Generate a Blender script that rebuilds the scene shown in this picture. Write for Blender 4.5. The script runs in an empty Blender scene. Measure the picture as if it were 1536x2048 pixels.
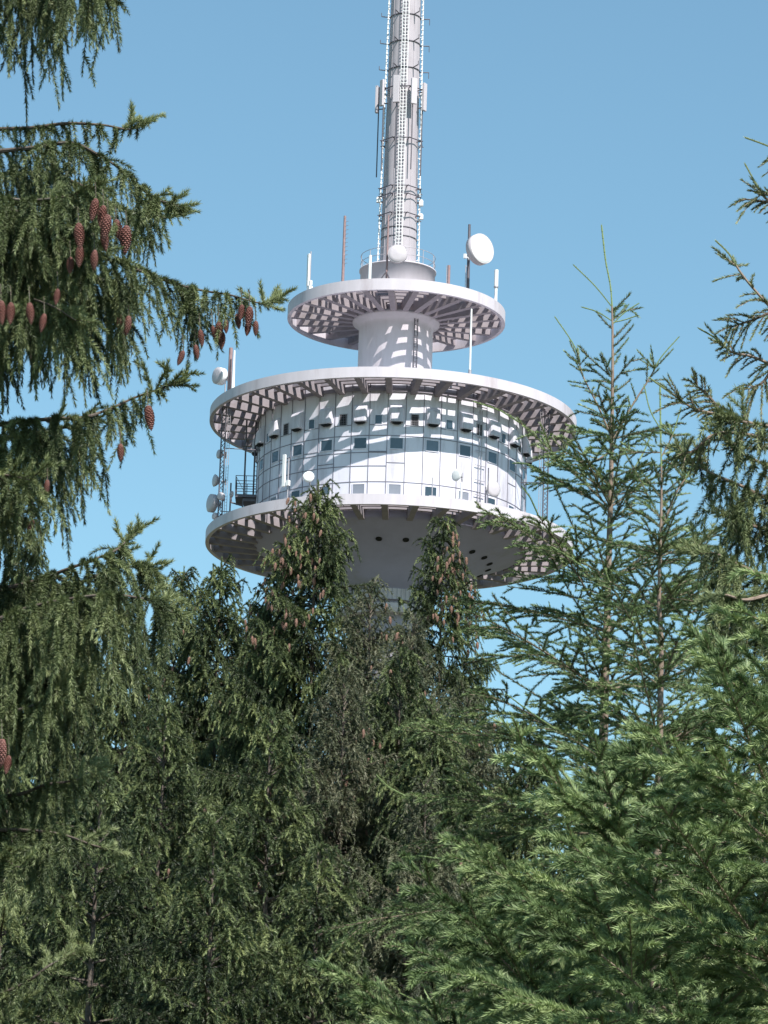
import bpy, math, random
import numpy as np
from mathutils import Matrix, Vector
R_ = math.radians
sc = bpy.context.scene
COL = sc.collection

# ------------------------------------------------------------------ camera
FPX = 8000.0                       # focal length in pixels of the 1536 x 2048 photograph
PITCH, ROLL = R_(14.3), R_(1.8)
Fv = np.array([0, math.cos(PITCH), math.sin(PITCH)])
U0 = np.array([0, -math.sin(PITCH), math.cos(PITCH)])
R0 = np.array([1.0, 0, 0])
Rv = math.cos(ROLL) * R0 + math.sin(ROLL) * U0
Uv = -math.sin(ROLL) * R0 + math.cos(ROLL) * U0
CAM = np.array([0, 0, 1.6])
cd = bpy.data.cameras.new('camera')
cam = bpy.data.objects.new('camera', cd)
COL.objects.link(cam)
cam.matrix_world = Matrix(((Rv[0], Uv[0], -Fv[0], CAM[0]), (Rv[1], Uv[1], -Fv[1], CAM[1]), (Rv[2], Uv[2], -Fv[2], CAM[2]), (0, 0, 0, 1)))
cd.sensor_fit = 'VERTICAL'
cd.sensor_height = 36
cd.lens = FPX / 2048 * 36
cd.clip_start = 0.5
cd.clip_end = 20000
sc.camera = cam

def at(x, y, D):
    """the point of the place, D metres ahead, that lies behind pixel (x, y) of the photograph"""
    d = Fv + (x - 768) / FPX * Rv + (1024 - y) / FPX * Uv
    return CAM + d * D / d[1]

# ------------------------------------------------------------------ sky and sun
SUN_EL, SUN_AZ = R_(49), R_(30)    # high behind the camera, 30 degrees to its right
S = Vector((math.sin(SUN_AZ) * math.cos(SUN_EL), -math.cos(SUN_AZ) * math.cos(SUN_EL), math.sin(SUN_EL)))
w = bpy.data.worlds.new('World')
sc.world = w
w.use_nodes = True
nt = w.node_tree
nt.nodes.clear()
sky = nt.nodes.new('ShaderNodeTexSky')
sky.sky_type = 'NISHITA'
sky.sun_disc = False
sky.sun_elevation = SUN_EL
sky.sun_rotation = math.pi - SUN_AZ
sky.altitude = 600
sky.air_density = 1.15
sky.dust_density = 0.6
sky.ozone_density = 1.0
bg = nt.nodes.new('ShaderNodeBackground')
bg.inputs[1].default_value = 0.116
wo = nt.nodes.new('ShaderNodeOutputWorld')
tint = nt.nodes.new('ShaderNodeMixRGB')      # colour balance of the air
tint.blend_type = 'MULTIPLY'
tint.inputs[0].default_value = 1
tint.inputs[2].default_value = (0.78, 0.99, 0.935, 1)
nt.links.new(sky.outputs[0], tint.inputs[1])
nt.links.new(tint.outputs[0], bg.inputs[0])
nt.links.new(bg.outputs[0], wo.inputs[0])
sl = bpy.data.lights.new('sun', 'SUN')
sl.energy = 5.0
sl.angle = R_(0.5)
sl.color = (1.0, 0.955, 0.90)
so = bpy.data.objects.new('sun', sl)
COL.objects.link(so)
so.rotation_euler = S.to_track_quat('Z', 'Y').to_euler()
so.location = (40, -60, 120)
sc.view_settings.view_transform = 'Standard'
sc.view_settings.look = 'None'
sc.view_settings.exposure = 0.55
sc.view_settings.gamma = 1
sc.cycles.max_bounces = 6
sc.cycles.transparent_max_bounces = 4

# ------------------------------------------------------------------ materials
def mat(name, col, rough=0.6, var=0.0, scale=2.0, metal=0.0, stain=None, spec=0.4, streak=False, bump=0.0, stains=0.5):
    m = bpy.data.materials.new(name)
    m.use_nodes = True
    n = m.node_tree
    b = n.nodes['Principled BSDF']
    b.inputs['Roughness'].default_value = rough
    b.inputs['Metallic'].default_value = metal
    b.inputs['Specular IOR Level'].default_value = spec
    tc = n.nodes.new('ShaderNodeTexCoord')
    mp = n.nodes.new('ShaderNodeMapping')
    mp.inputs['Scale'].default_value = (scale, scale, scale * (0.18 if streak else 1))
    n.links.new(tc.outputs['Object'], mp.inputs[0])
    nz = n.nodes.new('ShaderNodeTexNoise')
    nz.inputs['Scale'].default_value = 1
    nz.inputs['Detail'].default_value = 7
    nz.inputs['Roughness'].default_value = 0.65
    n.links.new(mp.outputs[0], nz.inputs['Vector'])
    rp = n.nodes.new('ShaderNodeValToRGB')
    c0 = [c * (1 - var) for c in col] + [1]
    c1 = [min(1, c * (1 + var * 0.6)) for c in col] + [1]
    rp.color_ramp.elements[0].position = 0.3
    rp.color_ramp.elements[1].position = 0.7
    rp.color_ramp.elements[0].color = c0
    rp.color_ramp.elements[1].color = c1
    n.links.new(nz.outputs[0], rp.inputs[0])
    out = rp.outputs[0]
    if stain:
        n2 = n.nodes.new('ShaderNodeTexNoise')
        n2.inputs['Scale'].default_value = 0.45
        n2.inputs['Detail'].default_value = 9
        n2.inputs['Roughness'].default_value = 0.7
        n.links.new(mp.outputs[0], n2.inputs['Vector'])
        r2 = n.nodes.new('ShaderNodeValToRGB')
        r2.color_ramp.elements[0].position = stains
        r2.color_ramp.elements[1].position = stains + 0.2
        n.links.new(n2.outputs[0], r2.inputs[0])
        mx = n.nodes.new('ShaderNodeMixRGB')
        mx.inputs[2].default_value = (*stain, 1)
        n.links.new(r2.outputs[0], mx.inputs[0])
        n.links.new(out, mx.inputs[1])
        out = mx.outputs[0]
    n.links.new(out, b.inputs['Base Color'])
    if bump:
        bp = n.nodes.new('ShaderNodeBump')
        bp.inputs['Strength'].default_value = bump
        bp.inputs['Distance'].default_value = 0.05
        n.links.new(nz.outputs[0], bp.inputs['Height'])
        n.links.new(bp.outputs[0], b.inputs['Normal'])
    return m

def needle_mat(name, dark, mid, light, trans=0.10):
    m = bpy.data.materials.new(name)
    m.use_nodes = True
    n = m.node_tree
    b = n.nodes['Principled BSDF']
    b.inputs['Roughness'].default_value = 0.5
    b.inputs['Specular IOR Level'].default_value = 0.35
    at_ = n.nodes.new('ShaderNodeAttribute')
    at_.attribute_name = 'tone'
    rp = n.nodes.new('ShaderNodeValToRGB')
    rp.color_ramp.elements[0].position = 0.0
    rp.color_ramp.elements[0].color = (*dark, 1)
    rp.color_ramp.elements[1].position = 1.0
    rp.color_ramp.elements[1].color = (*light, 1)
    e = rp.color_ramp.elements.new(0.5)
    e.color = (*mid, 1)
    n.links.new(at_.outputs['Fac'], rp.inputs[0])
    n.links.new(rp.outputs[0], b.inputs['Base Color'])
    t = n.nodes.new('ShaderNodeBsdfTranslucent')
    n.links.new(rp.outputs[0], t.inputs[0])
    mx = n.nodes.new('ShaderNodeMixShader')
    mx.inputs[0].default_value = trans
    n.links.new(b.outputs[0], mx.inputs[1])
    n.links.new(t.outputs[0], mx.inputs[2])
    n.links.new(mx.outputs[0], n.nodes['Material Output'].inputs[0])
    return m

M = {}
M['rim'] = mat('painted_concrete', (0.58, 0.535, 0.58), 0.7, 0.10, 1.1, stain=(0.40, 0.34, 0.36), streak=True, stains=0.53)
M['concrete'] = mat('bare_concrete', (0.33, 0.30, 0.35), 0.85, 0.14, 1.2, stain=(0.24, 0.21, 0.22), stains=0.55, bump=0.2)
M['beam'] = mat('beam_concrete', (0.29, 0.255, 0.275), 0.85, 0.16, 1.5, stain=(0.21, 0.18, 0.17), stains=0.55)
M['soffit'] = mat('grey_painted_soffit', (0.385, 0.37, 0.53), 0.75, 0.09, 0.5, stain=(0.30, 0.29, 0.30), stains=0.55)
M['facade'] = mat('white_facade_panel', (0.68, 0.665, 0.75), 0.5, 0.07, 0.9, stain=(0.34, 0.31, 0.35), streak=True, stains=0.50)
M['joint'] = mat('facade_joint', (0.19, 0.18, 0.22), 0.7, 0.2, 3)
M['mast'] = mat('mast_concrete', (0.42, 0.385, 0.415), 0.75, 0.16, 1.6, stain=(0.22, 0.19, 0.20), streak=True, stains=0.55)
M['steel'] = mat('dark_steel', (0.13, 0.12, 0.14), 0.55, 0.2, 4, metal=0.3)
M['grey'] = mat('galvanised_steel', (0.40, 0.38, 0.41), 0.5, 0.15, 3, metal=0.3)
M['rust'] = mat('rusty_pole_paint', (0.30, 0.20, 0.20), 0.7, 0.25, 3)
M['white'] = mat('white_lacquer', (0.80, 0.80, 0.80), 0.4, 0.04, 2)
M['radome'] = mat('grey_radome', (0.52, 0.48, 0.51), 0.5, 0.05, 1.5)
M['glass'] = mat('window_glass', (0.035, 0.055, 0.075), 0.12, 0.2, 0.6, spec=0.9)
M['glass_pale'] = mat('window_glass_pale', (0.08, 0.11, 0.15), 0.15, 0.3, 0.6, spec=0.8)  # paler glass, reflection put into its colour
M['glass_washed'] = mat('window_glass_washed', (0.22, 0.24, 0.29), 0.5, 0.15, 0.8)  # lightest panes, washed-out reflection put into the colour
M['black'] = mat('dark_opening', (0.02, 0.02, 0.022), 0.9, 0.2, 3)
M['bark'] = mat('spruce_bark', (0.11, 0.085, 0.07), 0.9, 0.35, 14, stain=(0.17, 0.15, 0.13), bump=0.6)
M['youngbark'] = mat('young_spruce_bark', (0.27, 0.20, 0.16), 0.85, 0.3, 16, stain=(0.17, 0.13, 0.09))
M['cone'] = mat('cone_scales', (0.19, 0.080, 0.065), 0.6, 0.4, 60)
M['cone_far'] = mat('old_cone_scales', (0.27, 0.155, 0.115), 0.7, 0.35, 60)
M['ground'] = mat('forest_floor', (0.07, 0.075, 0.04), 0.95, 0.5, 0.4, stain=(0.10, 0.075, 0.05), bump=0.5)
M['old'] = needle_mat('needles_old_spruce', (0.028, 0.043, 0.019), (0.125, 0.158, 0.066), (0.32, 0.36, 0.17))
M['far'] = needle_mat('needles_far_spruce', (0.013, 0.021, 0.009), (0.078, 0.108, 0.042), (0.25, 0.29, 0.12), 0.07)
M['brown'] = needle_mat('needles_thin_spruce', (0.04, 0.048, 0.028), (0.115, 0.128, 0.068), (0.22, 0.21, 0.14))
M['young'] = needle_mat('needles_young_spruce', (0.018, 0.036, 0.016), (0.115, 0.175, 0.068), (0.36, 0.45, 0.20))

# ------------------------------------------------------------------ object helpers
def link(name, data, parent=None):
    o = bpy.data.objects.new(name, data)
    COL.objects.link(o)
    if parent: o.parent = parent
    return o
def tag(o, label=None, cat=None, group=None, kind=None):
    if label: o['label'] = label
    if cat: o['category'] = cat
    if group: o['group'] = group
    if kind: o['kind'] = kind
    return o
def thing(name, label, cat, loc=(0, 0, 0), rz=0, group=None):
    o = link(name, None)
    o.location = Vector([float(c) for c in loc])
    o.rotation_euler = (0, 0, rz)
    return tag(o, label, cat, group)

class MB:
    """collects shapes; build() links them as one mesh"""
    def __init__(s):
        s.v, s.f, s.m, s.sm = [], [], [], []
    def add(s, vs, fs, mi=0, smooth=False):
        b = len(s.v)
        s.v += [tuple(float(c) for c in v) for v in vs]
        s.f += [tuple(b + i for i in f) for f in fs]
        s.m += [mi] * len(fs)
        s.sm += [smooth] * len(fs)
    def box(s, c, d, rz=0, mi=0, tilt=None):
        hx, hy, hz = d[0] / 2, d[1] / 2, d[2] / 2
        cs, sn = math.cos(rz), math.sin(rz)
        vs = []
        for z in (-hz, hz):
            for x, y in ((-hx, -hy), (hx, -hy), (hx, hy), (-hx, hy)):
                vs.append((c[0] + x * cs - y * sn, c[1] + x * sn + y * cs, c[2] + z))
        s.add(vs, [(3, 2, 1, 0), (4, 5, 6, 7), (0, 1, 5, 4), (1, 2, 6, 5), (2, 3, 7, 6), (3, 0, 4, 7)], mi)
    def tube(s, a, b, r0, r1=None, n=8, mi=0, smooth=True):
        if r1 is None: r1 = r0
        a, b = Vector([float(c) for c in a]), Vector([float(c) for c in b])
        d = (b - a).normalized()
        u = d.orthogonal().normalized()
        w_ = d.cross(u)
        vs = []
        for p, r in ((a, r0), (b, r1)):
            for i in range(n):
                t = 2 * math.pi * i / n
                vs.append(p + (u * math.cos(t) + w_ * math.sin(t)) * r)
        s.add(vs, [(i, (i + 1) % n, n + (i + 1) % n, n + i) for i in range(n)], mi, smooth and n > 5)
        s.add(vs[:n][::-1], [tuple(range(n))], mi)
        s.add(vs[n:], [tuple(range(n))], mi)
    def lathe(s, c, prof, n=64, mi=0, smooth=True, closed=False, t0=0.0, axis=None):
        """prof: (r, z) list; revolved round the vertical through c, or round axis"""
        ax = Vector(axis).normalized() if axis is not None else Vector((0, 0, 1))
        u = ax.orthogonal().normalized() if axis is not None else Vector((1, 0, 0))
        w_ = ax.cross(u)
        c = Vector([float(q) for q in c])
        m = len(prof)
        vs = []
        for i in range(n):
            t = 2 * math.pi * i / n + t0
            e = u * math.cos(t) + w_ * math.sin(t)
            for r, z in prof: vs.append(c + e * r + ax * z)
        fs = []
        for i in range(n):
            j = (i + 1) % n
            for k in range(m if closed else m - 1):
                l = (k + 1) % m
                fs.append((i * m + k, j * m + k, j * m + l, i * m + l))
        s.add(vs, fs, mi, smooth)
    def build(s, name, mats, parent=None, bevel=0):
        me = bpy.data.meshes.new(name)
        me.from_pydata(s.v, [], s.f)
        for m_ in (mats if isinstance(mats, (list, tuple)) else [mats]): me.materials.append(m_)
        me.polygons.foreach_set('material_index', s.m)
        me.polygons.foreach_set('use_smooth', s.sm)
        me.update()
        o = link(name, me, parent)
        if bevel:
            b = o.modifiers.new('bevel', 'BEVEL')
            b.width = bevel
            b.segments = 2
            b.limit_method = 'ANGLE'
        return o

# ------------------------------------------------------------------ ground
g = MB()
g.add([(-9000, -9000, 0), (9000, -9000, 0), (9000, 9000, 0), (-9000, 9000, 0)], [(0, 1, 2, 3)])
tag(g.build('ground', M['ground']), 'dark forest floor under the spruces', 'ground', kind='structure')

# ------------------------------------------------------------------ the tower
TX, TY = 0.49, 300.0
Z1, Z2, Z3 = 93.42, 84.80, 75.05      # undersides of the three platform rims
R1, R2, R3 = 8.53, 14.27, 14.2
RD = 10.45                            # round office drum
def pol(r, th, z=0.0):                # th = 0 faces the camera, positive to its right
    return np.array([TX + r * math.sin(th), TY - r * math.cos(th), z])
def zat(x, y, Y): return at(x, y, Y)[2]
tower = thing('telecommunication_tower', 'tall concrete telecommunication tower with round white office drum between ribbed round platforms', 'tower', (TX, TY, 0))
def loc(p): return (p[0] - TX, p[1] - TY, p[2])
def lp(r, th, z): return (r * math.sin(th), -r * math.cos(th), z)

ZS = 71.5
m = MB()   # shaft under the platforms, widening to the ground
m.lathe((0, 0, 0), [(4.6, -0.5), (3.6, 20), (3.1, 45), (3.0, 71.9)], 64)
m.build('shaft', M['concrete'], tower)
# flared soffit (trumpet) from the drum foot to the shaft
prof = [(10.42, Z3 + 0.55), (10.42, Z3 + 0.02), (10.2, Z3 - 0.12), (9.2, Z3 - 0.52), (7.8, Z3 - 1.02), (6.6, Z3 - 1.58), (5.6, Z3 - 2.12), (4.8, Z3 - 2.66), (4.1, Z3 - 3.22), (3.5, Z3 - 3.66), (3.2, Z3 - 3.82), (3.14, Z3 - 4.0)]
m = MB()
m.lathe((0, 0, 0), prof, 96)
soff = m.build('soffit', M['soffit'], tower)
pm = None
for k in range(24):
    th = R_(-6 + 15 * k)
    nrm = Vector((math.sin(th) * 0.35, -math.cos(th) * 0.35, -0.94)).normalized()
    c = Vector(lp(7.8, th, Z3 - 1.05))
    if pm is None:
        q = MB()
        n0 = Vector((0, -0.35, -0.94)).normalized()
        q.lathe((0, 0, 0), [(0.25, -0.05), (0.25, 0.05), (0.20, 0.06), (0.19, 0.0), (0.0, 0.0)], 16, axis=n0)
        ph = q.build('porthole', M['black'], soff)
        pm = ph
    else:
        ph = pm.copy()
        COL.objects.link(ph)
        ph.parent = soff
    ph.location = c
    ph.rotation_euler = (0, 0, th)
# collar balcony on the shaft and a lower white ring
m = MB()
zc = zat(776, 1216, TY - 3.4)
m.lathe((0, 0, 0), [(3.0, zc - 0.35), (3.7, zc - 0.3), (3.85, zc), (3.85, zc + 0.35), (3.6, zc + 0.35), (3.6, zc + 0.1), (3.0, zc + 0.1)], 64, smooth=False)
m.lathe((0, 0, 0), [(3.02, zc + 0.7), (3.3, zc + 0.75), (3.3, zc + 1.95), (3.1, zc + 2.0)], 64, smooth=False)
cb = m.build('collar', M['rim'], tower)
m = MB()
for k in range(60):
    m.tube(lp(3.36, k * 2 * math.pi / 60, zc + 0.72), lp(3.36, k * 2 * math.pi / 60, zc + 2.0), 0.03, n=4)
m.lathe((0, 0, 0), [(3.34, zc + 2.0), (3.40, zc + 2.0), (3.40, zc + 2.06), (3.34, zc + 2.06)], 48, closed=True)
m.build('ribbing', M['grey'], cb)
m = MB()
zc2 = zat(776, 1392, TY - 3.4)
m.lathe((0, 0, 0), [(3.0, zc2 - 0.5), (3.3, zc2 - 0.45), (3.35, zc2), (3.35, zc2 + 0.3), (3.25, zc2 + 0.3), (3.2, zc2 + 0.1), (3.0, zc2 + 0.1)], 64, smooth=False)
m.build('collar', M['white'], tower)

# neck through the upper platform up to the roof drum
ztop = zat(793, 521, TY - 2.9)
m = MB()
m.lathe((0, 0, 0), [(2.9, Z2 + 0.3), (2.9, Z1 - 0.8), (3.0, Z1 - 0.45), (3.4, Z1 - 0.22), (3.45, Z1 + 0.05), (2.93, Z1 + 0.12), (2.93, ztop - 0.12), (3.03, ztop - 0.1), (3.03, ztop), (0.5, ztop)], 96)
neck = m.build('neck', M['rim'], tower)
m = MB()    # cable ladder up the neck
for dx in (-0.14, 0.14):
    th = R_(31) + dx / 2.9
    m.tube(lp(3.03, th, Z2 + 0.6), lp(3.03, th, Z1 + 0.1), 0.035, n=5)
for i in range(26):
    z = Z2 + 0.8 + i * 0.3
    m.tube(lp(3.03, R_(31) - 0.05, z), lp(3.03, R_(31) + 0.05, z), 0.02, n=4)
m.build('cable_ladder', M['steel'], neck)

def platform(z, R, h, rin, nb, off, nrings, dep0, dep1, name='platform'):
    m = MB()
    m.lathe((0, 0, 0), [(R, z), (R, z + h), (R - 0.28, z + h), (R - 0.28, z)], 160, closed=True, smooth=False)
    p = m.build(name, M['rim'], tower)
    for q in p.data.polygons: q.use_smooth = abs(q.normal.z) < 0.5
    p.data.set_sharp_from_angle(angle=R_(40)) if hasattr(p.data, 'set_sharp_from_angle') else None
    # deck rings: concentric precast ribs with open slots between them
    step = (R - 0.28 - rin) / nrings
    for i in range(nrings):
        r = rin + (i + 0.32) * step
        m = MB()
        wd = 0.29
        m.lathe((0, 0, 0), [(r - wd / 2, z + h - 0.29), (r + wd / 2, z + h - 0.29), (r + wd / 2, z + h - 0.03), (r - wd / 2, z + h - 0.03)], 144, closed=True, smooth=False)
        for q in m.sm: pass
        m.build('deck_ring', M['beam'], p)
    # radial cantilever beams
    b0 = None
    for k in range(nb):
        if b0 is None:
            m = MB()
            wv, Ro = 0.23, R - 0.27
            zt = z + h - 0.012
            zi, zo = z + h - dep0, z + h - dep1
            vs = []
            for r, zb in ((rin - 0.15, zi), (Ro, zo)):
                for x in (-wv, wv):
                    vs += [(x, -r, zb), (x, -r, zt)]
            m.add(vs, [(0, 1, 3, 2), (4, 6, 7, 5), (0, 2, 6, 4), (1, 5, 7, 3), (0, 4, 5, 1), (2, 3, 7, 6)])
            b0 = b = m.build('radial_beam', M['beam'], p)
        else:
            b = b0.copy()
            COL.objects.link(b)
            b.parent = p
        b.rotation_euler = (0, 0, off + 2 * math.pi * k / nb)
    return p
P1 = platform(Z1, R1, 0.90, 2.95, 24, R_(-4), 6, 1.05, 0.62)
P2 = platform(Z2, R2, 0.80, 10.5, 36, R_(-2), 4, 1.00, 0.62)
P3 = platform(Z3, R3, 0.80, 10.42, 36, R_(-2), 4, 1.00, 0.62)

# office drum: 48 flat facade panels
def zf(y): return zat(784, y, TY - RD)
zA0, zA1 = zf(850), zf(829)           # small windows
zB0, zB1 = zf(897), zf(873)           # middle windows
zC0, zC1 = zf(988), zf(966)           # lower windows
zD0, zD1 = Z3 + 0.5, Z2 + 0.72
m = MB()
T0 = R_(1.4 - 3.75)
STEP = R_(7.5)
ring = [(RD * math.sin(T0 + k * STEP), -RD * math.cos(T0 + k * STEP)) for k in range(48)]
vs = [(x, y, zD0) for x, y in ring] + [(x, y, zD1) for x, y in ring]
m.add(vs, [(k, (k + 1) % 48, 48 + (k + 1) % 48, 48 + k) for k in range(48)])
m.add([(x, y, zD0) for x, y in ring], [tuple(range(48))[::-1]])
m.add([(x, y, zD1) for x, y in ring], [tuple(range(48))])
wall = m.build('facade_wall', M['facade'], tower)
m = MB()    # joint profiles
zH = [zf(848) - 0.06, zf(871), zf(963.5)]
rnd = random.Random(3)
for k in range(48):
    a = T0 + k * STEP
    m.box(lp(RD + 0.012, a, (zD0 + zD1) / 2), (0.048, 0.05, zD1 - zD0 - 0.01), a)
for k in range(48):
    a = T0 + (k + 0.5) * STEP
    rr = RD * math.cos(STEP / 2) + 0.008
    wdt = 2 * RD * math.sin(STEP / 2) - 0.07
    hs = list(zH)
    if rnd.random() < 0.35: hs.append(zf(895 + rnd.choice((3, 8, 30))))
    if k > 34 or rnd.random() < 0.1: hs += [zf(905), zf(932)]
    if k % 2: hs = hs[:2] + hs[2:]
    else: hs = hs[1:]
    for z in hs: m.box(lp(rr, a, z), (wdt, 0.04, 0.052), a)
m.build('joint_profile', M['joint'], wall)
m = MB()    # darker concrete band at the head of the wall
m.lathe((0, 0, 0), [(RD + 0.03, Z2 + 0.0), (RD + 0.10, Z2 + 0.0), (RD + 0.10, Z2 + 0.25), (RD + 0.03, Z2 + 0.25)], 96, closed=True, smooth=False)
m.build('head_band', M['concrete'], wall)

protos = {}
wrnd = random.Random(8)
def place(kind, maker, a, z):
    """a facade piece modelled facing -Y at the origin, placed on the panel at angle a"""
    rr = RD * math.cos(STEP / 2)
    if kind not in protos:
        o = maker()
        protos[kind] = o
    else:
        s = protos[kind]
        o = s.copy()
        COL.objects.link(o)
        for ch in s.children:
            c = ch.copy()
            COL.objects.link(c)
            c.parent = o
    for ch in o.children:
        if ch.name.startswith('pane') and kind in ('wb', 'wc', 'wa'):
            q = wrnd.random() + (0.12 if kind == 'wc' else 0)
            ch.material_slots[0].link = 'OBJECT'
            ch.material_slots[0].material = M['glass'] if q < 0.6 else (M['glass_pale'] if q < 0.95 else M['glass_washed'])
    o.parent = wall
    o.location = lp(rr, a, z)
    o.rotation_euler = (0, 0, a)
    return o
def frame_mb(w_, h, t=0.06, d=0.05):
    m = MB()
    m.box((0, -d / 2, h / 2 - t / 2), (w_, d, t)); m.box((0, -d / 2, -h / 2 + t / 2), (w_, d, t))
    m.box((-w_ / 2 + t / 2, -d / 2, 0), (t, d, h - 2 * t)); m.box((w_ / 2 - t / 2, -d / 2, 0), (t, d, h - 2 * t))
    return m
def mk_window(w_, h, fm, gm, bars=0):
    def f():
        o = frame_mb(w_, h).build('window', fm)
        m = MB()
        m.box((0, -0.012, 0), (w_ - 0.1, 0.02, h - 0.1))
        m.build('pane', gm, o)
        if bars:
            m = MB()
            for i in range(1, 4): m.box((-w_ / 2 + w_ * i / 4, -0.03, 0), (0.03, 0.02, h - 0.12))
            for i in range(1, 5): m.box((0, -0.034, -h / 2 + h * i / 5), (w_ - 0.12, 0.014, 0.025))
            m.build('grille', M['steel'], o)
        return o
    return f
def mk_hood():
    m = MB()      # rounded cowl, open at its foot
    W, H, D = 0.52, 1.36, 0.46
    secs = [(-H / 2, D), (-H / 2 + 0.08, D + 0.03), (H / 2 - 0.35, D * 0.92), (H / 2 - 0.12, D * 0.62), (H / 2, D * 0.18)]
    vs = []
    for z, d in secs:
        e = W * (0.86 if z == -H / 2 else 1)
        vs += [(-e, -0.004, z), (-e, -d * 0.75, z), (-e * 0.8, -d, z), (e * 0.8, -d, z), (e, -d * 0.75, z), (e, -0.004, z)]
    fs = []
    for k in range(len(secs) - 1):
        for i in range(5):
            fs.append((k * 6 + i, k * 6 + i + 1, (k + 1) * 6 + i + 1, (k + 1) * 6 + i))
    fs.append(tuple(range((len(secs) - 1) * 6, len(secs) * 6)))
    m.add(vs, fs)
    o = m.build('vent_hood', M['facade'])
    m = MB()  # black blocks stand in for the shade in the hood's open foot
    m.box((0, -D * 0.5, -H / 2 - 0.03), (W * 1.25, D * 0.8, 0.10))
    m.box((0, -D * 0.5, -H / 2 - 0.10), (W * 0.8, D * 0.5, 0.10))
    m.build('foot_shade', M['black'], o)
    return o
for k in range(24):
    a = R_(1.4 + 15 * k)
    place('hood', mk_hood, a, zf(828))
    place('wb', mk_window(1.06, zB1 - zB0, M['facade'], M['glass']), a + 0.003, (zB0 + zB1) / 2 - 0.05)
    place('wc', mk_window(1.0, zC1 - zC0, M['facade'], M['glass']), a, (zC0 + zC1) / 2 - 0.05)
    a2 = a - STEP
    if k % 2: place('wd', mk_window(0.66, zA1 - zA0 + 0.15, M['grey'], M['black'], 1), a2, (zA0 + zA1) / 2 + 0.05)
    else: place('wa', mk_window(0.62, zA1 - zA0, M['facade'], M['glass']), a2, (zA0 + zA1) / 2)
m = MB()    # safety rail round the drum's foot and cable duct on the right
zr = zf(968)
th = R_(39)
for dx in (-0.012, 0.012): m.tube(lp(RD + 0.12, th + dx, zD0 + 0.2), lp(RD + 0.12, th + dx, zD1 - 1.4), 0.035, n=5)
for z in np.arange(zD0 + 0.8, zD1 - 1, 1.15): m.box(lp(RD + 0.14, th, z), (1.0, 0.05, 0.05), th)
m.build('cable_duct', M['grey'], wall)

# mast
ZM0, ZM1 = ztop - 0.1, 134.0
def rm(z): return 1.42 - (z - ZM0) * (1.42 - 1.16) / (120.4 - ZM0)
m = MB()
m.lathe((0, 0, 0), [(rm(z), z) for z in np.linspace(ZM0, ZM1, 14)] + [(0.02, ZM1 + 0.1)], 48)
for k in range(12):
    a = k * math.pi / 6 + 0.12
    m.tube(lp(rm(ZM0) + 0.0, a, ZM0), lp(rm(ZM1) + 0.0, a, ZM1), 0.035, n=5)
mast = m.build('mast', M['mast'], tower)
m = MB()     # climbing ladder with three rails
th = R_(1)
def lad(dx, z, out=0.28): return (dx + 0.02, -(rm(z) + out), z)
for dx in (-0.26, -0.02, 0.24):
    m.tube(lad(dx, ZM0 + 1.6), lad(dx, ZM1 - 1), 0.032, n=6)
z = ZM0 + 1.7
while z < ZM1 - 1:
    m.tube(lad(-0.26, z), lad(0.24, z), 0.026, n=4)
    z += 0.29
z = ZM0 + 2.4
while z < ZM1 - 1:
    for dx in (-0.2, 0.2): m.tube((dx, -rm(z) + 0.05, z), lad(dx, z), 0.025, n=4)
    z += 2.2
m.build('ladder', M['white'], mast)
for sgn in (-1, 1):
    m = MB()
    a = R_(82) * sgn
    m.tube(lp(rm(ZM0) + 0.22, a, ZM0), lp(rm(ZM1) + 0.22, a, ZM1), 0.055, n=6)
    z = ZM0 + 0.6
    while z < ZM1:
        m.box(lp(rm(z) + 0.2, a, z), (0.17, 0.15, 0.12), a)
        z += 0.42
    z = ZM0 + 1.0
    while z < ZM1:
        m.tube(lp(rm(z) - 0.05, a, z), lp(rm(z) + 0.22, a, z), 0.03, n=4)
        z += 1.7
    m.build('cable_run', M['white'], mast)
def bracket(y, rout, nn=8, th0=0.35):
    z = zat(805, y, TY - 1.5)
    m = MB()
    pts = [lp(rout, th0 + 2 * math.pi * i / nn, z) for i in range(nn)]
    for i in range(nn):
        m.tube(pts[i], pts[(i + 1) % nn], 0.045, n=5)
        m.tube(lp(rm(z) - 0.03, th0 + 2 * math.pi * i / nn, z), lp(rout + 0.12, th0 + 2 * math.pi * i / nn, z), 0.045, n=5)
    m.build('antenna_bracket', M['steel'], mast)
for y, ro in ((172, 1.72), (275, 1.72), (371, 1.74), (387, 1.74), (425, 1.72)): bracket(y, ro)
def clamp(y):
    z = zat(805, y, TY - 1.4)
    m = MB()
    for i in range(6):
        a = 0.6 + i * math.pi / 3
        p0 = np.array(lp(rm(z) - 0.02, a, z)); p1 = np.array(lp(rm(z) + 0.75, a, z + 0.05))
        m.tube(p0, p1, 0.045, n=5)
        m.tube(p1, p1 + [0, 0, -0.5 if i % 2 else 0.3], 0.03, n=5)
    m.lathe((0, 0, z), [(rm(z) + 0.02, -0.04), (rm(z) + 0.06, -0.04), (rm(z) + 0.06, 0.04), (rm(z) + 0.02, 0.04)], 24, closed=True)
    m.build('stub_bracket', M['steel'], mast)
for y in (24, 78, 131, -30, -84): clamp(y)
for y in (452, 470):
    z = zat(805, y, TY - 1.4)
    m = MB()
    m.lathe((0, 0, z), [(rm(z) + 0.01, -0.035), (rm(z) + 0.05, -0.035), (rm(z) + 0.05, 0.035), (rm(z) + 0.01, 0.035)], 24, closed=True)
    m.build('mast_band', M['steel'], mast)
m = MB()     # rail on the roof drum
for zz in (0.55, 1.15):
    for i in range(36):
        m.tube(lp(2.93, i * math.pi / 18, ztop + zz), lp(2.93, (i + 1) * math.pi / 18, ztop + zz), 0.025, n=5)
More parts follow.
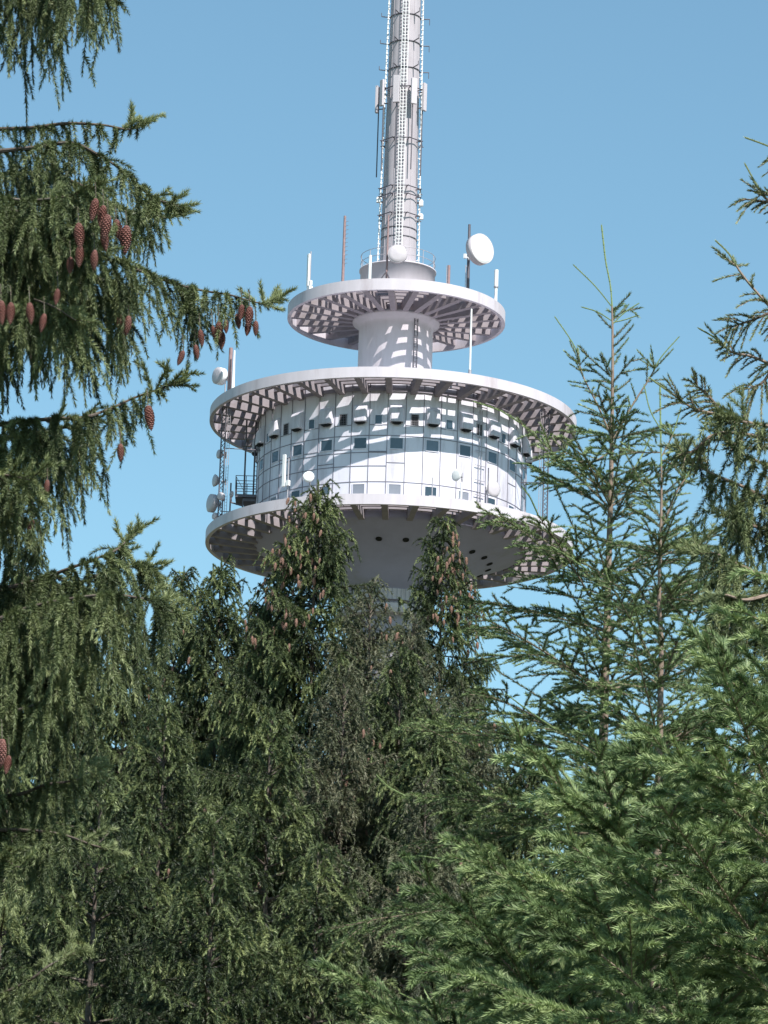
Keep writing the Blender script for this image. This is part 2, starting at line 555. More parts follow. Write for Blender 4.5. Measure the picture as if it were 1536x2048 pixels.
for i in range(12): m.tube(lp(2.93, i * math.pi / 6 + 0.2, ztop), lp(2.93, i * math.pi / 6 + 0.2, ztop + 1.15), 0.03, n=5)
m.build('railing', M['grey'], neck)

# balcony at the drum's left flank
m = MB()
zb = zat(500, 1000, TY)
th = R_(-90)
cx, cy = -RD - 0.75, 0.0
m.box((cx, cy, zb), (1.62, 2.6, 0.22)); m.box((cx + 0.3, cy, zb - 0.25), (0.95, 2.2, 0.24))
bal = m.build('balcony', M['steel'], tower)
m = MB()
for zz in (0.35, 0.75, 1.2, 1.6):
    m.tube((cx - 0.8, cy - 1.25, zb + zz), (cx + 0.8, cy - 1.25, zb + zz), 0.028, n=5)
    m.tube((cx - 0.8, cy - 1.25, zb + zz), (cx - 0.8, cy + 1.25, zb + zz), 0.028, n=5)
    m.tube((cx - 0.8, cy + 1.25, zb + zz), (cx + 0.8, cy + 1.25, zb + zz), 0.028, n=5)
for x, y in ((-0.8, -1.25), (0, -1.25), (-0.8, 1.25), (-0.8, 0), (0, 1.25)): m.tube((cx + x, cy + y, zb), (cx + x, cy + y, zb + 1.6), 0.03, n=5)
m.tube((cx - 0.8, cy - 1.25, zb + 1.55), (cx, cy - 1.25, zb + 0.1), 0.02, n=5)
m.build('railing', M['steel'], bal)
m = MB()
for x in (cx - 0.15, cx + 0.57): m.tube((x, cy - 0.9, zb), (x, cy - 0.9, Z2 + 0.1), 0.07, n=6)
for z in np.arange(zb, Z2 + 0.1, 0.35): m.tube((cx + 0.57, cy - 0.9, z), (cx + 0.85, cy - 0.9, z), 0.02, n=4)
m.build('hanger_post', M['steel'], bal)
m = MB()
m.tube((cx - 0.2, cy - 1.0, Z3 + 0.8), (cx - 0.2, cy - 1.0, zb), 0.06, n=6)
m.tube((cx - 0.2, cy - 1.0, zb - 0.75), (cx - 1.1, cy - 1.0, zb - 0.5), 0.06, n=6)
m.tube((cx - 1.1, cy - 1.0, zb - 0.5), (cx - 1.1, cy - 1.0, zb - 0.1), 0.05, n=6)
m.build('support_arm', M['steel'], bal)

# ------------------------------------------------------------------ antennas and dishes on the tower
def tpos(px, py, r, front=True):
    """point on the tower at radius r that lies behind pixel px, py"""
    Y = TY - r * 0.7
    for _ in range(6):
        X = at(px, py, Y)[0] - TX
        X = max(-r * 0.9999, min(r * 0.9999, X))
        Y = TY - math.sqrt(r * r - X * X) * (1 if front else -1)
    p = at(px, py, Y)
    return p
def deckpole(px, ytop, r, zdeck, front=True):
    p = tpos(px, ytop, r, front)
    return p, zdeck
def pole_thing(name, label, cat, px, ytop, r, zdeck, rad, matn, build, group=None, front=True):
    p = tpos(px, ytop, r, front)
    t = thing(name, label, cat, (p[0], p[1], zdeck), math.atan2(p[0] - TX, -(p[1] - TY)), group)
    build(t, p[2] - zdeck)
    return t
def dish_parts(t, c, d, az, el, depth, matf='white', mats='radome', shroud=True):
    """c local centre of the face; az 0 faces the camera, positive turns to the right of the picture"""
    ax = Vector((math.sin(az) * math.cos(el), -math.cos(az) * math.cos(el), math.sin(el)))
    c = Vector([float(q) for q in c])
    m = MB()
    R = d / 2
    if shroud: pr_ = [(0.001, -depth - R * 0.35), (R * 0.5, -depth - R * 0.28), (R * 0.95, -depth), (R, -depth), (R, 0.0), (R * 0.96, 0.0), (R * 0.96, -0.03)]
    else: pr_ = [(0.001, -depth), (R * 0.5, -depth * 0.78), (R * 0.85, -depth * 0.32), (R, 0), (R * 0.97, 0.01)]
    m.lathe(c, pr_, 40, axis=ax)
    m.build('reflector', M[mats], t)
    m = MB()
    m.lathe(c, [(R * 0.965, -0.02), (R * 0.9, 0.04), (R * 0.6, 0.04 + R * 0.05), (0.001, 0.04 + R * 0.08)], 40, axis=ax)
    m.build('radome', M[matf], t)
    m = MB()
    b = c - ax * (depth + R * 0.3)
    m.tube(b, b - ax * 0.35, 0.09, n=8)
    m.tube(b - ax * 0.3 + Vector((0, 0, -0.25)), b - ax * 0.3 + Vector((0, 0, 0.25)), 0.07, n=8)
    m.build('mount', M['grey'], t)
    return b - ax * 0.35

def tripod(m, h, spread, r):
    for i in range(3):
        a = i * 2.094 + 0.5
        m.tube((spread * math.sin(a), -spread * math.cos(a), 0), (0, 0, h), r, n=5)
DK1, DK2, DK3 = Z1 + 0.9, Z2 + 0.8, Z3 + 0.8

# --- upper platform
def b_(t, h):
    m = MB(); m.tube((0, 0, 0), (0, 0, h), 0.05, n=8); m.build('pole', M['grey'], t)
    m = MB(); m.box((-0.1, -0.12, h - 1.5), (0.26, 0.16, 2.6)); m.build('antenna_panel', M['white'], t, 0.03)
    m = MB(); m.box((0, 0, 0.42), (0.42, 0.3, 0.30)); m.box((0.12, 0, 0.82), (0.2, 0.2, 0.35)); m.build('junction_box', M['white'], t)
pole_thing('panel_antenna', 'white panel antenna on a thin pole, leftmost on the upper platform', 'antenna', 622, 503, 7.9, DK1, 0, 0, b_)
def b_(t, h):
    m = MB(); m.tube((0, 0, 0), (0, 0, h), 0.12, 0.10, n=10); m.build('pole', M['rust'], t)
    m = MB()
    for i in range(11): m.tube((0, 0, h - 0.5 - i * 0.34), (0.42, -0.02, h - 0.5 - i * 0.34), 0.018, n=4)
    m.build('dipole_row', M['grey'], t)
    m = MB(); tripod(m, 0.8, 0.4, 0.04); m.build('foot', M['grey'], t)
pole_thing('rod_antenna', 'tall reddish brown pole antenna with a row of short dipoles, left on the upper platform', 'antenna', 690, 432, 6.6, DK1, 0, 0, b_)
def b_(t, h):
    m = MB(); m.tube((0, 0, 0), (0, 0, h), 0.15, 0.13, n=10); m.build('radome_tube', M['white'], t)
pole_thing('tube_antenna', 'short white tube antenna beside the round roof drum railing', 'antenna', 741, 511, 5.3, DK1, 0, 0, b_)
def b_(t, h):
    m = MB(); m.tube((0, 0, 0), (0, 0, h), 0.09, 0.07, n=10); m.build('pole', M['rust'], t)
    m = MB(); tripod(m, 1.1, 0.75, 0.05); m.build('tripod', M['steel'], t)
    c = at(795, 507, TY - 7.4)
    loc_ = t.matrix_basis.inverted() @ Vector([float(q) for q in c])
    dish_parts(t, loc_, 1.5, R_(5), R_(3), 0.25, 'radome', 'radome')
    m = MB(); m.tube((0, 0, loc_.z), (loc_.x, loc_.y + 0.5, loc_.z), 0.05, n=6); m.build('arm', M['steel'], t)
pole_thing('dish_antenna', 'grey round dish facing the viewer on a tall brown pole before the mast foot', 'antenna', 777, 431, 6.9, DK1, 0, 0, b_)
def b_(t, h):
    m = MB(); m.tube((0, 0, 0), (0, 0, h), 0.12, n=10); m.build('pole', M['rust'], t)
    m = MB(); m.tube((-0.22, 0, 0), (-0.22, 0, h - 0.05), 0.03, n=6)
    for i in range(8): m.tube((-0.22, 0, 0.2 + i * 0.2), (0, 0, 0.2 + i * 0.2), 0.015, n=4)
    m.build('cable_ladder', M['grey'], t)
pole_thing('rod_antenna', 'short brown pole with a thin cable ladder, right half of the upper platform', 'antenna', 898, 531, 6.0, DK1, 0, 0, b_)
def b_(t, h):
    m = MB(); m.tube((0, 0, 0), (0, 0, h), 0.14, 0.10, n=10); m.build('pole', M['steel'], t)
    m = MB(); tripod(m, 1.0, 0.7, 0.06); m.build('tripod', M['steel'], t)
    m = MB()
    for x in (-0.28, -0.5): m.tube((x, 0, 0.2), (x, 0, 3.0), 0.025, n=5)
    for i in range(10): m.tube((-0.5, 0, 0.3 + i * 0.28), (-0.28, 0, 0.3 + i * 0.28), 0.015, n=4)
    m.build('cable_ladder', M['grey'], t)
    c = at(965, 497, TY - 5.6)
    loc_ = t.matrix_basis.inverted() @ Vector([float(q) for q in c])
    dish_parts(t, loc_, 2.42, R_(41) - t.rotation_euler.z, R_(3), 0.6, 'white', 'radome')
    m = MB(); m.tube((0, 0, loc_.z), (loc_.x * 0.5, loc_.y * 0.5, loc_.z), 0.09, n=6); m.tube((-0.7, 0, loc_.z + 0.1), (0, 0, loc_.z + 0.1), 0.06, n=6)
    m.box((-0.65, 0, loc_.z + 0.1), (0.2, 0.2, 0.35)); m.build('arm', M['white'], t)
pole_thing('dish_antenna', 'large white drum shaped dish on a dark pole, right side of the upper platform', 'antenna', 939, 449, 6.1, DK1, 0, 0, b_)
def b_(t, h):
    m = MB(); m.tube((0, 0, 0), (0, 0, h * 0.5), 0.12, n=10); m.tube((0, 0, h * 0.52), (0, 0, h), 0.16, n=12); m.build('radome_tube', M['white'], t)
    m = MB(); m.tube((-0.5, 0, 0.1), (0, 0, 1.2), 0.03, n=5); m.tube((0, 0, h * 0.49), (0, 0, h * 0.53), 0.18, n=12); m.build('clamp', M['grey'], t)
pole_thing('tube_antenna', 'white tube antenna at the right edge of the upper platform', 'antenna', 993, 540, 8.1, DK1, 0, 0, b_)

# --- middle platform
def b_(t, h):
    m = MB(); m.tube((0, 0, 0), (0, 0, h), 0.17, 0.15, n=10); m.build('pole', M['rust'], t)
    iv = t.matrix_basis.inverted()
    c = iv @ Vector([float(q) for q in at(434, 751, TY + 0.0)])
    dish_parts(t, c, 1.36, R_(-52) - t.rotation_euler.z, 0, 0.55, 'radome', 'white')
    m = MB(); q = iv @ Vector([float(x) for x in at(451, 762, TY + 0.2)])
    m.tube((0, 0, q.z), q, 0.06, n=6); m.tube((q.x, q.y, 0.0), q, 0.05, n=6); m.build('arm', M['grey'], t)
pole_thing('dish_antenna', 'round white dish facing left beside a brown pole on the middle platform rim', 'antenna', 462, 696, 12.9, DK2, 0, 0, b_, front=True)
def b_(t, h):
    m = MB(); m.tube((0, 0, 0), (0, 0, h), 0.16, 0.07, n=10); m.build('radome_tube', M['white'], t)
pole_thing('tube_antenna', 'slim white tapering antenna close behind the brown pole on the middle platform', 'antenna', 469, 701, 12.7, DK2, 0, 0, b_)
def b_(t, h):
    m = MB(); m.tube((0, 0, 0), (0, 0, h), 0.085, 0.065, n=10); m.build('radome_tube', M['white'], t)
    m = MB(); m.tube((0, 0, 0), (0, 0, 0.5), 0.12, n=10); m.build('foot', M['grey'], t)
pole_thing('whip_antenna', 'long thin white whip antenna standing on the middle platform before the upper disc', 'antenna', 943, 618, 13.6, DK2, 0, 0, b_)

# --- lower platform
def lattice(name, label, px, py, r, front, z0, z1, wd, bars, dirx):
    p = tpos(px, py, r, front)
    t = thing(name, label, 'mast', (p[0], p[1], z0), 0)
    h = z1 - z0
    m = MB()
    q = [(-wd / 2, -wd / 2), (wd / 2, -wd / 2), (wd / 2, wd / 2), (-wd / 2, wd / 2)]
    for x, y in q: m.tube((x, y, 0), (x, y, h), 0.05, n=5)
    n = int(h / 0.42)
    for i in range(n):
        za, zb_ = i * h / n, (i + 1) * h / n
        for j in range(4):
            a, b = q[j], q[(j + 1) % 4]
            if (i + j) % 2: a, b = b, a
            m.tube((a[0], a[1], za), (b[0], b[1], zb_), 0.028, n=4)
    m.build('lattice', M['steel'], t)
    m = MB()
    lx = dirx * (wd / 2 + 0.16)
    for dx in (0, 0.17 * dirx): m.tube((lx + dx, 0, 0), (lx + dx, 0, h), 0.022, n=5)
    for i in range(int(h / 0.25)): m.tube((lx, 0, i * 0.25 + 0.1), (lx + 0.17 * dirx, 0, i * 0.25 + 0.1), 0.014, n=4)
    m.build('ladder', M['grey'], t)
    m = MB()
    for zz, ln in bars: m.tube((0, 0, zz), (dirx * ln, 0.3, zz), 0.035, n=5)
    if bars: m.build('tie_bar', M['steel'], t)
    return t
lattice('lattice_mast', 'dark lattice mast with ladder between lower and middle platform at the left rim', 443, 960, 13.55, True, DK3, Z2 + 0.3, 0.30, [(5.9, 2.9), (0.9, 2.4)], 1)
lattice('lattice_mast', 'dark lattice mast joined to the drum by thin bars at the right rim', 1091, 980, 12.9, True, DK3, Z2 + 0.3, 0.34, [(3.6, 1.9), (4.75, 1.9)], -1)
def small_dish(label, px, py, r, d, az, depth, matf, mats, shroud=True, el=0, stand=None, group=None):
    p = tpos(px, py, r)
    if stand is None:
        t = thing('dish_antenna', label, 'antenna', p, 0, group)
        dish_parts(t, (0, 0, 0), d, az, el, depth, matf, mats, shroud)
    else:
        t = thing('dish_antenna', label, 'antenna', (p[0], p[1], stand), 0, group)
        e = dish_parts(t, (0, 0, p[2] - stand), d, az, el, depth, matf, mats, shroud)
        m = MB(); m.tube((e.x, e.y, 0), (e.x, e.y, e.z + 0.3), 0.06, n=8); m.build('pole', M['grey'], t)
    return t
GD = 'dishes on the left lattice mast'
small_dish('small grey dish highest on the left lattice mast, just under the middle platform', 437, 908, 13.7, 0.7, R_(-62), 0.2, 'radome', 'radome', group=GD)
small_dish('cone backed grey dish halfway up the left lattice mast', 429, 961, 13.9, 0.98, R_(-68), 0.45, 'radome', 'radome', False, group=GD)
small_dish('largest grey dish on the left lattice mast, near its foot', 420, 1006, 14.1, 1.42, R_(-64), 0.35, 'radome', 'radome', group=GD)
small_dish('small grey dish facing the viewer behind the largest left dish', 441, 992, 13.7, 0.6, R_(-20), 0.25, 'radome', 'radome', group=GD)
small_dish('small dish lowest on the left lattice mast, over the rim', 428, 1032, 13.9, 0.55, R_(-55), 0.2, 'radome', 'radome', group=GD)
small_dish('small white dish at the left half of the drum above the spruce top', 617, 953, 12.6, 0.86, R_(-10), 0.12, 'white', 'white', True, R_(10), DK3)
small_dish('large white dish low at the right part of the drum', 987, 977, 12.2, 1.35, R_(38), 0.35, 'radome', 'white', False, 0, DK3)
small_dish('faint white dish before the sunlit drum wall, right of centre', 913, 950, 12.4, 0.95, R_(-40), 0.2, 'white', 'white', False, 0, DK3)
def b_(t, h):
    m = MB(); m.tube((0, 0, 0), (0, 0, h), 0.06, n=8); m.build('pole', M['steel'], t)
    m = MB(); m.lathe((0.45, 0, h - 1.0), [(0.001, -0.06), (0.25, -0.06), (0.25, 0.06), (0.001, 0.06)], 20, axis=(0.3, -1, 0)); m.build('disc', M['radome'], t)
    m = MB(); m.tube((0, 0, h - 1.0), (0.45, 0, h - 1.0), 0.03, n=5); m.build('arm', M['grey'], t)
    m = MB(); m.box((-0.05, 0, 0.55), (0.22, 0.2, 0.3)); m.build('junction_box', M['white'], t)
pole_thing('rod_antenna', 'thin dark pole with a little round disc between left mast and balcony', 'antenna', 462, 966, 12.6, DK3, 0, 0, b_)
def b_(t, h):
    m = MB(); m.tube((0.3, 0.05, 0), (0.3, 0.05, h - 0.3), 0.05, n=8); m.build('pole', M['grey'], t)
    m = MB(); m.box((0, -0.1, h - 1.25), (0.28, 0.16, 2.5)); m.build('antenna_panel', M['white'], t, 0.03)
    m = MB(); m.box((0.4, -0.08, h - 2.25), (0.3, 0.2, 0.42)); m.build('junction_box', M['white'], t)
pole_thing('panel_antenna', 'long white panel antenna before the shaded left part of the drum', 'antenna', 571, 910, 12.9, DK3, 0, 0, b_)
GW = 'thin rods standing on the lower platform'
for px, yt, mt, lb in ((865, 955, 'grey', 'thin grey rod on the lower platform under the bright wall, near the middle'), (923, 965, 'white', 'short white rod on the lower platform, right of the thin grey rod'),
                       (977, 936, 'steel', 'thin dark rod on the lower platform just left of the large low dish'), (1055, 1026, 'steel', 'short dark stub on the lower platform rim at the right')):
    def b_(t, h):
        m = MB(); m.tube((0, 0, 0), (0, 0, h), 0.045 if mt != 'white' else 0.08, n=8); m.build('rod', M[mt], t)
        m = MB(); m.box((0, 0, 0.1), (0.5, 0.3, 0.16)); m.build('foot', M['grey'], t)
    pole_thing('rod_antenna', lb, 'antenna', px, yt, 13.6, DK3, 0, 0, b_, GW)

# --- panel antennas round the mast
GP = 'panel antennas round the mast'
for px, y0, y1, wd, lb in ((793, 151, 205, 0.50, 'white panel antenna on the mast front, just left of the ladder'), (827.5, 157, 208, 0.50, 'white panel antenna on the mast front, just right of the ladder'),
                           (765, 160, 212, 0.42, 'white panel antenna on the left edge of the mast, nearer of two'), (848, 167, 222, 0.42, 'white panel antenna on the right edge of the mast'),
                           (755, 172, 226, 0.34, 'white panel antenna farthest left on the mast, lower and half hidden')):
    rr = 1.98
    p = tpos(px, (y0 + y1) / 2, rr) if px != 755 else np.array(at(px, 199, TY + 0.6))
    if px == 755: pass
    ztp, zbt = zat(px, y0, p[1]), zat(px, y1, p[1])
    az = math.atan2(p[0] - TX, -(p[1] - TY))
    t = thing('panel_antenna', lb, 'antenna', (p[0], p[1], zbt), az, GP)
    m = MB(); m.box((0, -0.05, (ztp - zbt) / 2), (wd, 0.2, ztp - zbt)); m.build('antenna_panel', M['radome'], t, 0.03)
    m = MB(); m.tube((0, 0.12, -5.4), (0, 0.12, ztp - zbt - 0.1), 0.05, n=8)
    for zz in (0.3, 1.6): m.tube((0, 0.05, zz), (0, 0.55, zz), 0.05, n=5)
    m.build('pole', M['steel'], t)
for px, y0, y1, lb in ((757, 396, 405, 'small white box on the left cable run of the mast'), (842, 402, 412, 'small white box on the right cable run, upper of two'), (842, 430, 439, 'small white box on the right cable run, lower of two')):
    p = at(px, y1, TY - 0.3)
    t = MB(); h = zat(px, y0, TY - 0.3) - p[2]; t.box((0, 0, h / 2), (0.34, 0.3, h)); t.box((0, 0, h + 0.05), (0.2, 0.2, 0.1))
    o = t.build('equipment_box', M['white'], None, 0.02); o.location = Vector([float(q) for q in p])
    tag(o, lb, 'box', 'small boxes at the mast foot')

#TREES#
# ------------------------------------------------------------------ spruces: shoots, needles, twigs
Z_ = np.array([0, 0, 1.0])
def nrm(a): return a / np.maximum(np.linalg.norm(a, axis=-1, keepdims=True), 1e-9)
class Sh:
    """a set of curved shoots P + V t + C t^2, 0 <= t <= 1"""
    def __init__(s, P, V, C, tone=None):
        s.P, s.V, s.C = np.asarray(P, float), np.asarray(V, float), np.asarray(C, float)
        s.L = np.linalg.norm(s.V + s.C, axis=1)
        s.tone = np.full(len(s.P), 0.5) if tone is None else tone
    def pos(s, i, t): return s.P[i] + s.V[i] * t[:, None] + s.C[i] * (t ** 2)[:, None]
    def tan(s, i, t): return nrm(s.V[i] + 2 * s.C[i] * t[:, None])
    def sub(s, m): return Sh(s.P[m], s.V[m], s.C[m], s.tone[m])
    def __len__(s): return len(s.P)
def cat(*a): return Sh(*[np.concatenate([getattr(q, k) for q in a]) for k in ('P', 'V', 'C', 'tone')])
def spawn(par, sp, t0, t1, lenf, fwd, side, up, droop, rng, radial=False, noise=0.2, tone_n=0.12, back=0.0):
    n = np.maximum(1, np.round(par.L * (t1 - t0) / sp)).astype(int)
    idx = np.repeat(np.arange(len(par)), n)
    k = np.arange(len(idx)) - np.repeat(np.cumsum(n) - n, n)
    t = t0 + (t1 - t0) * (k + rng.random(len(idx))) / n[idx]
    p, ta = par.pos(idx, t), par.tan(idx, t)
    if radial: s_ = nrm(np.cross(ta, rng.normal(size=ta.shape)))
    else: s_ = nrm(np.cross(ta, Z_ + 0.15 * rng.normal(size=ta.shape))) * np.where(k % 2, 1, -1)[:, None]
    d = nrm(ta * fwd + s_ * side + Z_ * up + noise * rng.normal(size=ta.shape))
    L = lenf(t, par.L[idx], rng) 
    dr = droop * (0.6 + 0.8 * rng.random(len(idx)))
    C = np.zeros_like(p)
    C[:, 2] = -dr * L
    return Sh(p - ta * back, d * L[:, None], C, np.clip(par.tone[idx] + tone_n * rng.normal(size=len(idx)), 0, 1))

class Geo:
    def __init__(s):
        s.v, s.f3, s.f4, s.tone, s.n = [], [], [], [], 0
    def needles(s, sh, dens, nl, nw, rng, lo=0.65, hi=1.05, tmin=0.0, tip=0.1, ring=None):
        n = np.maximum(2, np.round(sh.L * dens)).astype(int)
        idx = np.repeat(np.arange(len(sh)), n)
        t = tmin + (1 - tmin) * rng.random(len(idx))
        p, ta = sh.pos(idx, t), sh.tan(idx, t)
        pr = nrm(np.cross(ta, rng.normal(size=ta.shape)))
        al = (lo + (hi - lo) * rng.random(len(idx))) * (1 - 0.6 * t ** 6)
        d = ta * np.cos(al)[:, None] + pr * np.sin(al)[:, None]
        d[:, 2] += 0.12
        wv = nrm(np.cross(d, rng.normal(size=d.shape))) * (nw / 2)
        L = nl * (0.75 + 0.5 * rng.random(len(idx)))
        v = np.stack([p - wv, p + wv, p + d * L[:, None]], 1).reshape(-1, 3)
        f = np.arange(len(v)).reshape(-1, 3) + s.n
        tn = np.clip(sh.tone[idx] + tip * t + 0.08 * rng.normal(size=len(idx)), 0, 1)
        s.v.append(v); s.f3.append((f, 0)); s.tone.append(np.repeat(tn, 3)); s.n += len(v)
    def stems(s, sh, r0, r1, K=4, N=4, mi=1):
        """tapering tubes along the shoots"""
        m = len(sh)
        r0 = np.broadcast_to(r0, (m,)); r1 = np.broadcast_to(r1, (m,))
        ts = np.linspace(0, 1, K + 1)
        I = np.arange(m)
        rings = []
        u0 = nrm(np.cross(sh.tan(I, np.zeros(m)), np.array([0.31, 0.77, 0.55])))
        for t in ts:
            tt = np.full(m, t)
            p, ta = sh.pos(I, tt), sh.tan(I, tt)
            u = nrm(u0 - ta * np.sum(u0 * ta, 1, keepdims=True)); w_ = np.cross(ta, u)
            r = (r0 + (r1 - r0) * t)[:, None]
            rings.append(np.stack([p + (u * math.cos(2 * math.pi * j / N) + w_ * math.sin(2 * math.pi * j / N)) * r for j in range(N)], 1))
        v = np.stack(rings, 1)              # m, K+1, N, 3
        base = (I * (K + 1) * N)[:, None, None] + s.n
        k = np.arange(K)[None, :, None]; j = np.arange(N)[None, None, :]
        a = base + k * N + j; b = base + k * N + (j + 1) % N
        f = np.stack([a, b, b + N, a + N], -1).reshape(-1, 4)
        s.v.append(v.reshape(-1, 3)); s.f4.append((f, mi)); s.tone.append(np.repeat(sh.tone if mi == 0 else np.full(m, 0.5), (K + 1) * N)); s.n += m * (K + 1) * N
    def build(s, name, mats, parent):
        v = np.concatenate(s.v).astype(np.float32)
        me = bpy.data.meshes.new(name)
        F3 = np.concatenate([f for f, _ in s.f3]) if s.f3 else np.zeros((0, 3), int)
        F4 = np.concatenate([f for f, _ in s.f4]) if s.f4 else np.zeros((0, 4), int)
        mi = np.concatenate([np.full(len(f), q) for f, q in s.f3] + [np.full(len(f), q) for f, q in s.f4])
        me.vertices.add(len(v)); me.vertices.foreach_set('co', v.ravel())
        me.loops.add(F3.size + F4.size); me.loops.foreach_set('vertex_index', np.concatenate([F3.ravel(), F4.ravel()]).astype(np.int32))
        np_ = len(F3) + len(F4)
        me.polygons.add(np_)
        st = np.concatenate([np.arange(len(F3)) * 3, F3.size + np.arange(len(F4)) * 4]).astype(np.int32)
        me.polygons.foreach_set('loop_start', st)
        me.polygons.foreach_set('material_index', mi.astype(np.int32))
        me.polygons.foreach_set('use_smooth', np.zeros(np_, bool))
        for m_ in mats: me.materials.append(m_)
        at_ = me.attributes.new('tone', 'FLOAT', 'POINT')
        at_.data.foreach_set('value', np.concatenate(s.tone).astype(np.float32))
        me.update(calc_edges=True)
        return link(name, me, parent)

def finger_limb(G, pts, rng, r0=0.009, r1=0.004, candle=0.0, sp=0.052, fl=0.14, nl=0.019, dens=620, tone=0.5, up=0.05, droop=0.1, barkneedles=0.35, t_first=0.0):
    """a limb set with short finger shoots and, beyond its end, one long thin candle"""
    spn = smooth_path(pts, 5)
    ax = path_shoots(spn, tone)
    k = np.linspace(0, 1, len(spn))
    rr = r0 + (r1 - r0) * k
    n0 = int(round((1 - candle) * len(ax)))
    if n0: G.stems(ax.sub(np.arange(len(ax)) < n0), rr[:n0], rr[1:n0 + 1], 1, 6)
    if n0: G.needles(ax.sub(np.arange(len(ax)) < n0), dens * barkneedles, nl * 0.8, 0.004, rng, 0.5, 0.9)
    if candle:
        cd = ax.sub(np.arange(len(ax)) >= n0); cd.tone[:] = 0.68
        G.stems(cd, 0.0042, 0.0038, 1, 5, 0)
        G.needles(cd, dens * 1.2, 0.011, 0.0042, rng, 0.35, 0.7)
    if not n0: return
    m = ax.sub((np.arange(len(ax)) < n0) & (k[:-1] >= t_first))
    fg = spawn(m, sp, 0.0, 1.0, lambda t, L, r: fl * (0.45 + 0.75 * r.random(len(t))), 0.75, 0.8, up, droop, rng, radial=True, noise=0.1, tone_n=0.14)
    # a rosette where the candle starts
    if candle:
        e = spn[n0]; d0 = nrm(spn[n0] - spn[n0 - 2])
        q = nrm(d0 * 0.6 + rng.normal(size=(5, 3)) * 0.6) * (fl * (0.7 + 0.5 * rng.random((5, 1))))
        fg = cat(fg, Sh(np.tile(e, (5, 1)), q, np.zeros((5, 3)), np.full(5, tone)))
    G.stems(fg, 0.0028, 0.0018, 2, 4)
    G.needles(fg, dens * 1.35, nl, 0.0045, rng, 0.45, 0.85, tip=0.2)
    return ax, fg
def path_shoots(pts, tone=0.5):
    """a polyline as a chain of shoots"""
    pts = np.asarray(pts, float)
    return Sh(pts[:-1], pts[1:] - pts[:-1], np.zeros((len(pts) - 1, 3)), np.full(len(pts) - 1, tone))
def smooth_path(pts, n=6):
    pts = np.asarray(pts, float)
    q = np.vstack([2 * pts[0] - pts[1], pts, 2 * pts[-1] - pts[-2]])
    out = []
    for i in range(1, len(q) - 2):
        for t in np.linspace(0, 1, n, endpoint=False):
            a, b, c, d = q[i - 1], q[i], q[i + 1], q[i + 2]
            out.append(0.5 * (2 * b + (c - a) * t + (2 * a - 5 * b + 4 * c - d) * t ** 2 + (3 * b - a - 3 * c + d) * t ** 3))
    out.append(pts[-1])
    return np.array(out)
def trunk_mesh(name, pts, r0, r1, parent, m_, n=12):
    pts = np.asarray(pts, float)
    m = MB()
    vs = []
    K = len(pts)
    for i, p in enumerate(pts):
        t = (p[2] - pts[0][2]) / (pts[-1][2] - pts[0][2])
        r = r0 + (r1 - r0) * t
        for j in range(n):
            a = 2 * math.pi * j / n
            k = 1 + 0.06 * math.sin(3 * a + i) 
            vs.append((p[0] + r * k * math.cos(a), p[1] + r * k * math.sin(a), p[2]))
    m.add(vs, [(i * n + j, i * n + (j + 1) % n, (i + 1) * n + (j + 1) % n, (i + 1) * n + j) for i in range(K - 1) for j in range(n)], 0, True)
    m.add(vs[-n:], [tuple(range(n))])
    return m.build(name, m_, parent)

def cone_mesh(L=0.13, R=0.0275, rows=14, per=8, open_=0.06, mm='cone'):
    """spruce cone hanging down from the origin: overlapping scales in a spiral"""
    m = MB()
    N, K = per * 2, rows * 2
    vs = []
    for i in range(K + 1):
        u = i / K
        r = R * (math.sin(math.pi * min(1, u * 0.93 + 0.09)) ** 0.62) * (1 - 0.25 * u)
        for j in range(N):
            ph = j / 2 + (0.5 if (i // 2) % 2 else 0)
            out = (1.0 if i % 2 else 0.72) * (1.0 + 0.12 * math.cos(2 * math.pi * ph)) + (open_ if i % 2 else 0)
            a = 2 * math.pi * j / N
            vs.append((r * out * math.cos(a), r * out * math.sin(a), -L * (u + (0.022 if i % 2 else 0) * (1 + math.cos(2 * math.pi * ph)))))
    m.add(vs, [(i * N + j, i * N + (j + 1) % N, (i + 1) * N + (j + 1) % N, (i + 1) * N + j) for i in range(K) for j in range(N)])
    m.add(vs[:N], [tuple(range(N))]); m.add(vs[-N:], [tuple(range(N))[::-1]])
    me = m.build('cone', M[mm])
    d = me.data
    bpy.data.objects.remove(me)
    return d
CONE = cone_mesh()
CONEF = cone_mesh(0.15, 0.033, 7, 6, mm='cone_far')
def hang_cone(parent, p, s, rng, data):
    o = link('cone', data, parent)
    o.location = Vector([float(q) for q in p])
    o.rotation_euler = (rng.normal() * 0.12, rng.normal() * 0.12, rng.random() * 6.28)
    o.scale = (s, s, s)
    return o

